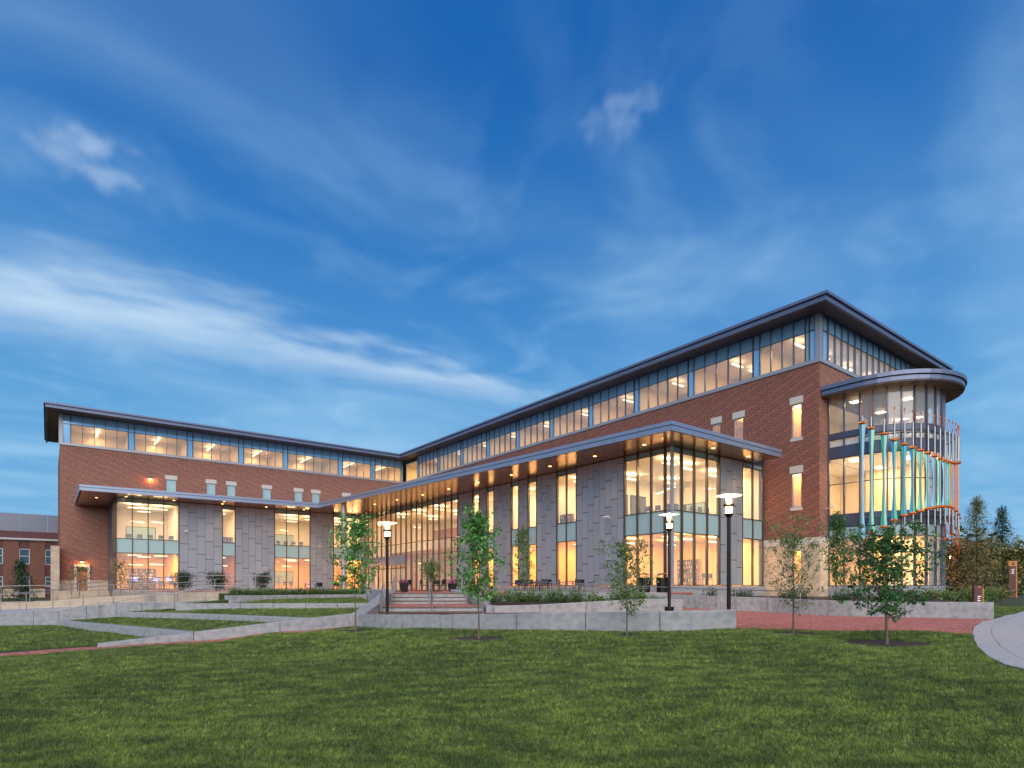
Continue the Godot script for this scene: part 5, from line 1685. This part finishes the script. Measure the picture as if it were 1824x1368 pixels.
	s = Acc.new(); s.lathe(Vector3.ZERO, [Vector2(0.06, 0.522), Vector2(0.025, 0.7), Vector2(0, 0.7)], 14); put(k, "tip", s.mesh(), M.cone_orange)
	block(k, "base", Vector3(-0.19, 0, -0.19), Vector3(0.19, 0.04, 0.19), M.cone_orange)
	# indoors
	var oc := chair("office_chair", "", M.chair_grey)
	var first := true
	var seen := {}
	var spots := []
	for i in 4:
		spots.append([32.8, 25.7 + i * 0.85, 4.76, "upstairs behind the left face of the glass corner"])
	for i in 5:
		spots.append([33.0 + i * 0.85, 25.6, 4.76, "upstairs behind the right face of the glass corner"])
	for i in 5:
		spots.append([6.6 + i * 0.95, 73.4, 4.76, "upstairs in the left glass corner"])
	for i in 4:
		spots.append([21.4 + i * 0.9, 73.4, 4.76, "upstairs in the three-pane window of the left block"])
	for i in 5:
		spots.append([6.7 + i * 0.95, 73.6, -0.01, "downstairs in the left glass corner"])
	for i in 2:
		spots.append([32.9, 34.2 + i * 0.9, 4.76, "upstairs in the two-pane window of the stone front"])
	for q in spots:
		var at := P(q[0], q[2], q[1])
		var turn := -PI / 2 if q[0] == 32.8 or q[0] == 32.9 else 0.0
		var c: Node3D = oc if first else copy(oc, "office_chair", "", at, turn)
		c.position = at
		c.rotation.y = turn
		var nth: int = seen.get(q[3], 0)
		seen[q[3]] = nth + 1
		tag(c, "grey office chair, %s of its row %s" % [ORD[nth], q[3]], "chair", "row of grey chairs " + q[3])
		first = false
	# computer desks on the ground floor of the left glass corner
	for i in 3:
		var x: float = [7.15, 9.15, 10.35][i]
		var ds := thing("computer_desk", "wooden computer desk in the left glass corner, %s of three" % ["leftmost", "middle", "rightmost"][i], "desk", P(x, -0.02, 74.1), 0.0, "computer desks in the left glass corner")
		block(ds, "desktop", Vector3(-0.5, 0.72, -0.3), Vector3(0.5, 0.75, 0.3), M.wood)
		for e in [-0.46, 0.46]:
			block(ds, "leg", Vector3(e - 0.02, 0, -0.28), Vector3(e + 0.02, 0.719, 0.28), M.wood)
		var mo := thing("monitor", "computer monitor glowing blue on the %s desk in the left glass corner" % ["leftmost", "middle", "rightmost"][i], "monitor", P(x, 0.731, 74.1), 0.0, "blue computer monitors")
		block(mo, "screen", Vector3(-0.30, 0.13, 0.012), Vector3(0.30, 0.48, 0.02), M.screen_blue)
		block(mo, "casing", Vector3(-0.32, 0.11, -0.02), Vector3(0.32, 0.50, 0.011), M.screen_dark)
		block(mo, "stand", Vector3(-0.04, 0.0, -0.06), Vector3(0.04, 0.15, -0.021), M.screen_dark)
	var pl := [[7.3, 74.4, 2.5, 0.5], [9.3, 75.2, 2.6, 0.5], [7.5, 74.5, 7.0, 0.6], [9.4, 74.8, 7.1, 0.6], [15.9, 74.8, 2.6, 0.9], [22.9, 74.8, 2.7, 0.6], [22.6, 74.8, 7.0, 0.7], [34.6, 27.2, 7.0, 1.2], [36.6, 29.5, 7.2, 1.2]]
	for i in pl.size():
		var q: Array = pl[i]
		var w: String = ["ground floor, left in the left glass corner", "ground floor, right in the left glass corner", "upstairs, left in the left glass corner", "upstairs, right in the left glass corner", "ground floor, in the narrow window of the left block", "ground floor, in the three-pane window of the left block", "upstairs, in the three-pane window of the left block", "upstairs, front in the right glass corner", "upstairs, back in the right glass corner"][i]
		var p := thing("pendant_light", "thin white pendant lamp, " + w, "pendant lamp", P(q[0], q[2], q[1]), q[3], "linear pendant lamps")
		block(p, "light_bar", Vector3(-0.75, 0, -0.05), Vector3(0.75, 0.06, 0.05), M.fixture)
		var top: float = (3.9 if q[2] < 4 else 8.85) - q[2]
		for e in [-0.6, 0.6]:
			rod(p, "wire", Vector3(e, 0.06, 0), Vector3(e, top, 0), 0.006, M.steel, 5)
		area(p, Vector3(0, -0.01, 0), Vector2(1.5, 0.1), 0.7, WHITE)
	for q in [[33.15, 27.0, "left"], [33.15, 29.6, "right"]]:
		pass
	for i in 2:
		var pb := thing("pin_board", "grey framed board upstairs in the right glass corner, %s one" % ["nearer", "farther"][i], "board", P(36.0 + i * 2.2, 5.6, 33.14))
		block(pb, "panel", Vector3(-0.9, 0, 0.02), Vector3(0.9, 1.9, 0.06), M.chair_grey)
		block(pb, "frame", Vector3(-0.96, -0.06, 0.0), Vector3(0.96, 1.96, 0.019), M.pot)
	for q in [[42.25, 27.6, 0.2, "ground floor"], [42.25, 27.6, 4.75, "upper floor"]]:
		var d := thing("wooden_door", "wooden inner door, %s of the two-pane window beside the brick" % q[3], "door", P(q[0] - 0.13, q[2], q[1]))
		block(d, "leaf", Vector3(-0.02, 0, -0.5), Vector3(0.02, 2.2, 0.5), M.wood)
		block(d, "glass_slot", Vector3(-0.03, 0.6, -0.1), Vector3(-0.021, 1.9, 0.15), M.fixture)  # slot glows by itself, light from behind put into its material
	for q in [[40.2, 25.6, 3.35, "ground floor of the two-pane window beside the brick"], [31.99, 66.0, 3.0, "entrance"], [22.4, 76.5, 3.2, "three-pane window of the left block"]]:
		var x := thing("exit_sign", "red exit sign in the " + q[3], "exit sign", P(q[0], q[2], q[1]))
		block(x, "plate", Vector3(-0.16, 0, -0.02), Vector3(0.16, 0.2, 0.02), M.exit_red)
		rod(x, "hanger", Vector3(0, 0.2, 0), Vector3(0, 0.5, 0), 0.01, M.steel, 5)

func bookcase(label: String, at: Vector3, turn: float, w: float, h: float) -> void:
	var b := thing("bookcase", label, "bookcase", at, turn)
	block(b, "back_board", Vector3(-w / 2, 0, -0.15), Vector3(w / 2, h, -0.13), M.wood)
	for x in [-w / 2, w / 2 - 0.03]:
		block(b, "side_board", Vector3(x, 0, -0.129), Vector3(x + 0.03, h, 0.15), M.wood)
	var n := int(h / 0.36)
	for i in n + 1:
		var y := (h - 0.03) * i / n
		block(b, "shelf", Vector3(-w / 2 + 0.031, y, -0.129), Vector3(w / 2 - 0.031, y + 0.03, 0.14), M.wood)
		if i == n:
			break
		var x := -w / 2 + 0.06
		while x < w / 2 - 0.12:
			var d := rng.randf_range(0.03, 0.07)
			if rng.randf() < 0.85:
				block(b, "book", Vector3(x, y + 0.031, -0.1), Vector3(x + d - 0.004, y + rng.randf_range(0.2, 0.3), 0.08), [M.chair_grey, M.maroon, M.frosted, M.cream, M.screen_dark][rng.randi_range(0, 4)])
			x += d

func indoor_details() -> void:
	rng.seed = 61
	bookcase("low bookcase upstairs in the two-pane window of the stone front", P(32.5, 4.76, 35.5), -PI / 2, 1.3, 1.1)
	bookcase("tall bookcase at the back upstairs in the two-pane window of the stone front", P(37.7, 4.76, 35.0), -PI / 2, 2.2, 2.2)
	bookcase("low bookcase upstairs in the narrow window of the left block", P(15.9, 4.76, 73.3), 0.0, 1.2, 1.0)
	bookcase("tall bookcase at the back downstairs in the left glass corner", P(8.6, 0.0, 80.2), 0.0, 2.4, 2.3)
	bookcase("tall bookcase at the back downstairs in the right glass corner", P(41.9, 0.21, 31.0), -PI / 2, 2.0, 2.2)
	bookcase("bookcase at the back upstairs in the narrow window nearest the two-pane window", P(37.7, 4.76, 39.0), -PI / 2, 2.0, 2.2)
	# tall storage cupboards and white boards
	for q in [[42.1, 4.76, 31.0, -PI / 2, "upstairs on the back wall of the right glass corner"], [8.4, 4.76, 80.33, 0.0, "upstairs on the back wall of the left glass corner"], [24.0, 4.76, 80.33, 0.0, "upstairs on the back wall of the three-pane window of the left block"], [24.0, 0.0, 80.33, 0.0, "downstairs on the back wall of the three-pane window of the left block"], [37.85, 0.21, 34.6, -PI / 2, "downstairs on the back wall of the two-pane window of the stone front"]]:
		var w := thing("wall_board", "framed grey wall board " + q[4], "board", P(q[0], q[1] + 0.9, q[2]), q[3])
		block(w, "panel", Vector3(-1.4, 0, -0.01), Vector3(1.4, 1.3, 0.02), M.frosted)
		block(w, "frame", Vector3(-1.46, -0.06, -0.02), Vector3(1.46, 1.36, -0.0101), M.pot)
	for q in [[33.3, 0.21, 30.9, "behind the left face of the right glass corner"], [36.0, 0.21, 25.9, "behind the right face of the right glass corner"], [22.6, 0.0, 74.2, "downstairs in the three-pane window of the left block"], [33.6, -0.14, 53.8, "in the atrium near the stone front"], [33.6, -0.14, 57.4, "in the middle of the atrium"]]:
		var at := P(q[0], q[1], q[2])
		var t := thing("study_table", "wooden study table " + q[3], "table", at)
		block(t, "tabletop", Vector3(-0.7, 0.72, -0.4), Vector3(0.7, 0.75, 0.4), M.wood)
		for x in [-0.62, 0.62]:
			for z in [-0.34, 0.34]:
				rod(t, "leg", Vector3(x, 0, z), Vector3(x, 0.719, z), 0.02, M.black_metal, 6)
		var proto := chair("study_chair", "left grey chair at the study table " + q[3], M.chair_grey)
		proto.position = at + Vector3(-0.35, 0, 0.6)
		copy(proto, "study_chair", "right grey chair at the study table " + q[3], at + Vector3(0.35, 0, 0.6))

func signs() -> void:
	for q in [[31.6, 8.6, -0.70, 0.85, 0.17, "short"], [52.9, 12.45, -0.62, 2.55, 0.24, "tall"]]:
		var h: float = q[3]; var w: float = q[4]
		var s := thing("sign_post", "%s dark red campus sign pillar with a gold edge and small white lettering" % q[5], "sign", P(q[0], q[2], q[1]), -0.95)
		block(s, "pillar", Vector3(-w, 0, -0.12), Vector3(w * 0.72, h * 0.86, 0.12), M.maroon)
		block(s, "gold_edge", Vector3(w * 0.721, 0, -0.12), Vector3(w, h * 0.86, 0.12), M.sign_gold)
		block(s, "gold_head", Vector3(-w, h * 0.861, -0.12), Vector3(w, h, 0.12), M.sign_gold if q[5] == "tall" else M.maroon)
		for i in 3 if q[5] == "short" else 4:
			var x0 := -w * 0.35
			block(s, "text_line", Vector3(x0, h * (0.42 if q[5] == "short" else 0.76) - i * 0.09, 0.121), Vector3(x0 + w * [0.75, 0.5, 0.68, 0.55][i], h * (0.42 if q[5] == "short" else 0.76) - i * 0.09 + 0.045, 0.126), M.white_paint)
		block(s, "emblem", Vector3(-w * 0.3, h * 0.885, 0.121), Vector3(w * 0.3, h * 0.96, 0.13), M.sign_gold if q[5] == "short" else M.maroon)

func old_building() -> void:
	var b := thing("old_brick_building", "older low brick building with vertical window strips and a ribbed metal roof screen", "building")
	var v := 103.0
	var y0 := -1.4
	var roof := 6.45
	for i in range(-11, 4):
		var a := -1.89 + i * 2.73; var z := a + 1.62
		wbox(b, "brick_pier", "v", v, a, z, 0.0, roof, 0.0, 0.4, M.old_brick)
		wbox(b, "stone_base", "v", v, a, z, y0, -0.001, -0.02, 0.4, M.limestone)
		a = z; z = a + 1.11
		wbox(b, "upper_panel", "v", v, a, z, 5.3, roof, 0.12, 0.4, M.maroon_panel)
		wbox(b, "middle_panel", "v", v, a, z, 1.65, 3.25, 0.12, 0.4, M.maroon_panel)
		wbox(b, "base_panel", "v", v, a, z, y0, 0.25, 0.12, 0.4, M.maroon_panel)
		for q in [[3.26, 5.29], [0.26, 1.64]]:
			var w := node(b, "window")
			wbox(w, "pane", "v", v, a + 0.1, z - 0.1, q[0] + 0.1, q[1] - 0.1, 0.2, 0.24, M.dark_glass)
			wbox(w, "frame", "v", v, a + 0.001, a + 0.1, q[0], q[1], 0.08, 0.24, M.trim)
			wbox(w, "frame", "v", v, z - 0.1, z - 0.001, q[0], q[1], 0.08, 0.24, M.trim)
			for y in [q[0], (q[0] + q[1]) / 2, q[1] - 0.1]:
				wbox(w, "frame", "v", v, a + 0.101, z - 0.101, y, y + 0.1, 0.08, 0.23, M.trim)
	wbox(b, "back_wall", "v", v, -33, 9, y0, roof, 0.42, 8.0, M.backing)
	wbox(b, "roof_edge", "v", v, -33.2, 9.2, roof, roof + 0.25, -0.25, 8.0, M.trim)
	wbox(b, "parapet", "v", v + 2.0, -33, 9, roof + 0.26, 7.75, 0.0, 0.4, M.maroon_panel)
	for i in 14:
		wbox(b, "roof_screen", "v", v + 4.0, -33 + i * 3.0, -33 + i * 3.0 + 2.97, 7.4, 10.3, 0.0, 0.2, M.ribbed)
	var a := thing("small_annex", "small pale annex with low ribbed roof and square vent blocks at the left edge", "building", P(-10.5, -1.5, 68.0))
	block(a, "wall", Vector3(-6, 0, -3), Vector3(1.8, 3.0, 0), M.limestone)
	block(a, "roof", Vector3(-6.2, 3.01, -3.2), Vector3(2.0, 3.4, 0.3), M.ribbed)
	block(a, "pier", Vector3(1.81, 0, -0.6), Vector3(2.4, 3.6, 0.1), M.limestone)
	for i in 4:
		for j in 4:
			block(a, "vent_block", Vector3(-1.9 + i * 0.55, 0.55 + j * 0.5, 0.002), Vector3(-1.5 + i * 0.55, 0.9 + j * 0.5, 0.03), M.backing)

func camera_arm(label: String, at: Vector3, dir: Vector3) -> void:
	var c := thing("flood_arm", label, "security lamp", at, 0.0, "white lamps on short arms on the walls")
	rod(c, "arm", Vector3.ZERO, dir * 0.55, 0.025, M.white_paint, 6)
	block(c, "head", dir * 0.55 - Vector3(0.16, 0.02, 0.16), dir * 0.55 + Vector3(0.16, 0.07, 0.16), M.white_paint)

func details() -> void:
	camera_arm("white lamp on a short arm on the stone wall left of the right glass corner", P(SU - 0.06, 4.95, 29.9), Vector3(-1, 0.15, 0))
	camera_arm("white lamp on a short arm on the stone wall right of the atrium", P(SU - 0.06, 4.85, 49.3), Vector3(-1, 0.15, 0))
	camera_arm("white lamp on a short arm on the last stone field of the left block", P(25.8, 5.0, LV - 0.06), P(0, 0.15, -1))
	camera_arm("white lamp on a short arm at the brick corner beside the round tower", P(43.2, 5.6, 20.55), P(0, 0.15, -1))
	camera_arm("white lamp on a short arm on the first stone field of the left block", P(11.6, 6.0, LV - 0.06), P(0, 0.15, -1))
	street_lamp("nearest post lamp with a white disc, at the right end of the seat wall", P(15.66, -1.03, 10.19), 0.1)
	street_lamp("post lamp with a white disc before the right glass corner, on a short dark footing", P(18.38, -0.96, 14.45), 0.30)
	street_lamp("post lamp with a white disc at the left foot of the entrance steps", P(10.18, -1.24, 21.1), 0.1)
	# bollard-like bright lamp right of the tower
	var p := thing("globe_lamp", "bright round lamp on a thin post right of the round tower", "lamp", P(51.9, -0.6, 15.7))
	rod(p, "pole", Vector3.ZERO, Vector3.UP * 2.75, 0.04, M.black_metal)
	var s := Acc.new()
	s.lathe(Vector3.UP * 2.86, [Vector2(0, -0.12), Vector2(0.085, -0.085), Vector2(0.12, 0), Vector2(0.085, 0.085), Vector2(0, 0.12)], 16)
	put(p, "globe", s.mesh(), M.lamp_glow)
	var o := OmniLight3D.new()
	o.name = "lamp_light"
	o.light_color = Color(1.0, 0.68, 0.36)
	o.light_energy = 5.0
	o.light_size = 0.1
	o.omni_range = 25
	o.omni_attenuation = 2.0
	o.shadow_enabled = true
	o.position.y = 2.86
	p.add_child(o)
	# railings
	railing("railing", "stainless steel railing along the top of the long ramp wall on the left", [[-20, 41.1, -1.5], [-1.81, 37.95, -1.17], [0.19, 36.15, -0.96], [2.49, 34.4, -0.71], [4.93, 32.8, -0.62], [6.3, 31.5, -0.45]], 0.9, 1.5, [0.5, 1.0])
	railing("railing", "stainless steel railing on the pale wall below the left glass corner", [[-9, 50, -0.95], [0.5, 46.5, -0.72], [4.5, 43, -0.35], [6.0, 40, -0.22], [8.5, 38, -0.16], [11, 37.5, -0.2]], 0.95, 1.5, [0.5, 1.0])
	railing("railing", "stainless steel railing along the back edge of the left terrace, before the left block", [[6.2, 60, -0.2], [12, 58, -0.2], [19, 56, -0.2]], 1.0, 1.6, [0.35, 0.7, 1.0])
	railing("railing", "steel handrail on the pale curb between the shrub bed and the ramp", [[19.9, 17.0, -0.60], [17.7, 25.7, -0.25]], 0.62, 1.5, [1.0])
	railing("railing", "steel handrail along the ramp in front of the retaining wall", [[21.0, 26.0, -0.5], [24.2, 19.0, -0.84], [24.25, 17.0, -0.93], [24.75, 14.2, -1.0], [24.4, 12.6, -1.03]], 0.92, 1.35, [1.0])
	for q in [[1.0, 34.3, -1.45, "lowest"], [3.1, 32.8, -1.05, "second lowest"], [5.2, 31.0, -0.65, "third"]]:
		railing("handrail", "sloping grab rail at the left end of the %s tier wall" % q[3], [[q[0] - 0.6, q[1] + 0.5, q[2] - 0.3], [q[0] + 0.9, q[1] + 0.1, q[2] + 0.05], [q[0] + 1.7, q[1] - 0.1, q[2] + 0.05]], 0.75, 1.2, [1.0], "grab rails at the ends of the tiers")
	railing("handrail", "pair of steel handrails on the stair up to the left brick door", [[2.0, 79.0, -1.4], [2.0, 81.5, -0.2], [2.0, 82.3, -0.2]], 0.95, 1.2, [0.5, 1.0])
	var st := thing("door_steps", "short pale stair up to the door in the left brick wall", "steps", P(3.0, -1.4, 79.0))
	for i in 7:
		block(st, "step", P(-2.2, -0.4, i * 0.36), P(2.6, 0.17 * (i + 1), 3.4 - 0.001 * i), M.limestone)

func _ready() -> void:
	rng.seed = 20
	camera_sky_light()
	materials()
	landscape()
	rng.seed = 21
	building()
	rng.seed = 22
	steps()
	sculpture()
	old_building()
	details()
	furniture()
	indoor_details()
	signs()
	plants()
	rng.seed = 23
	grass()
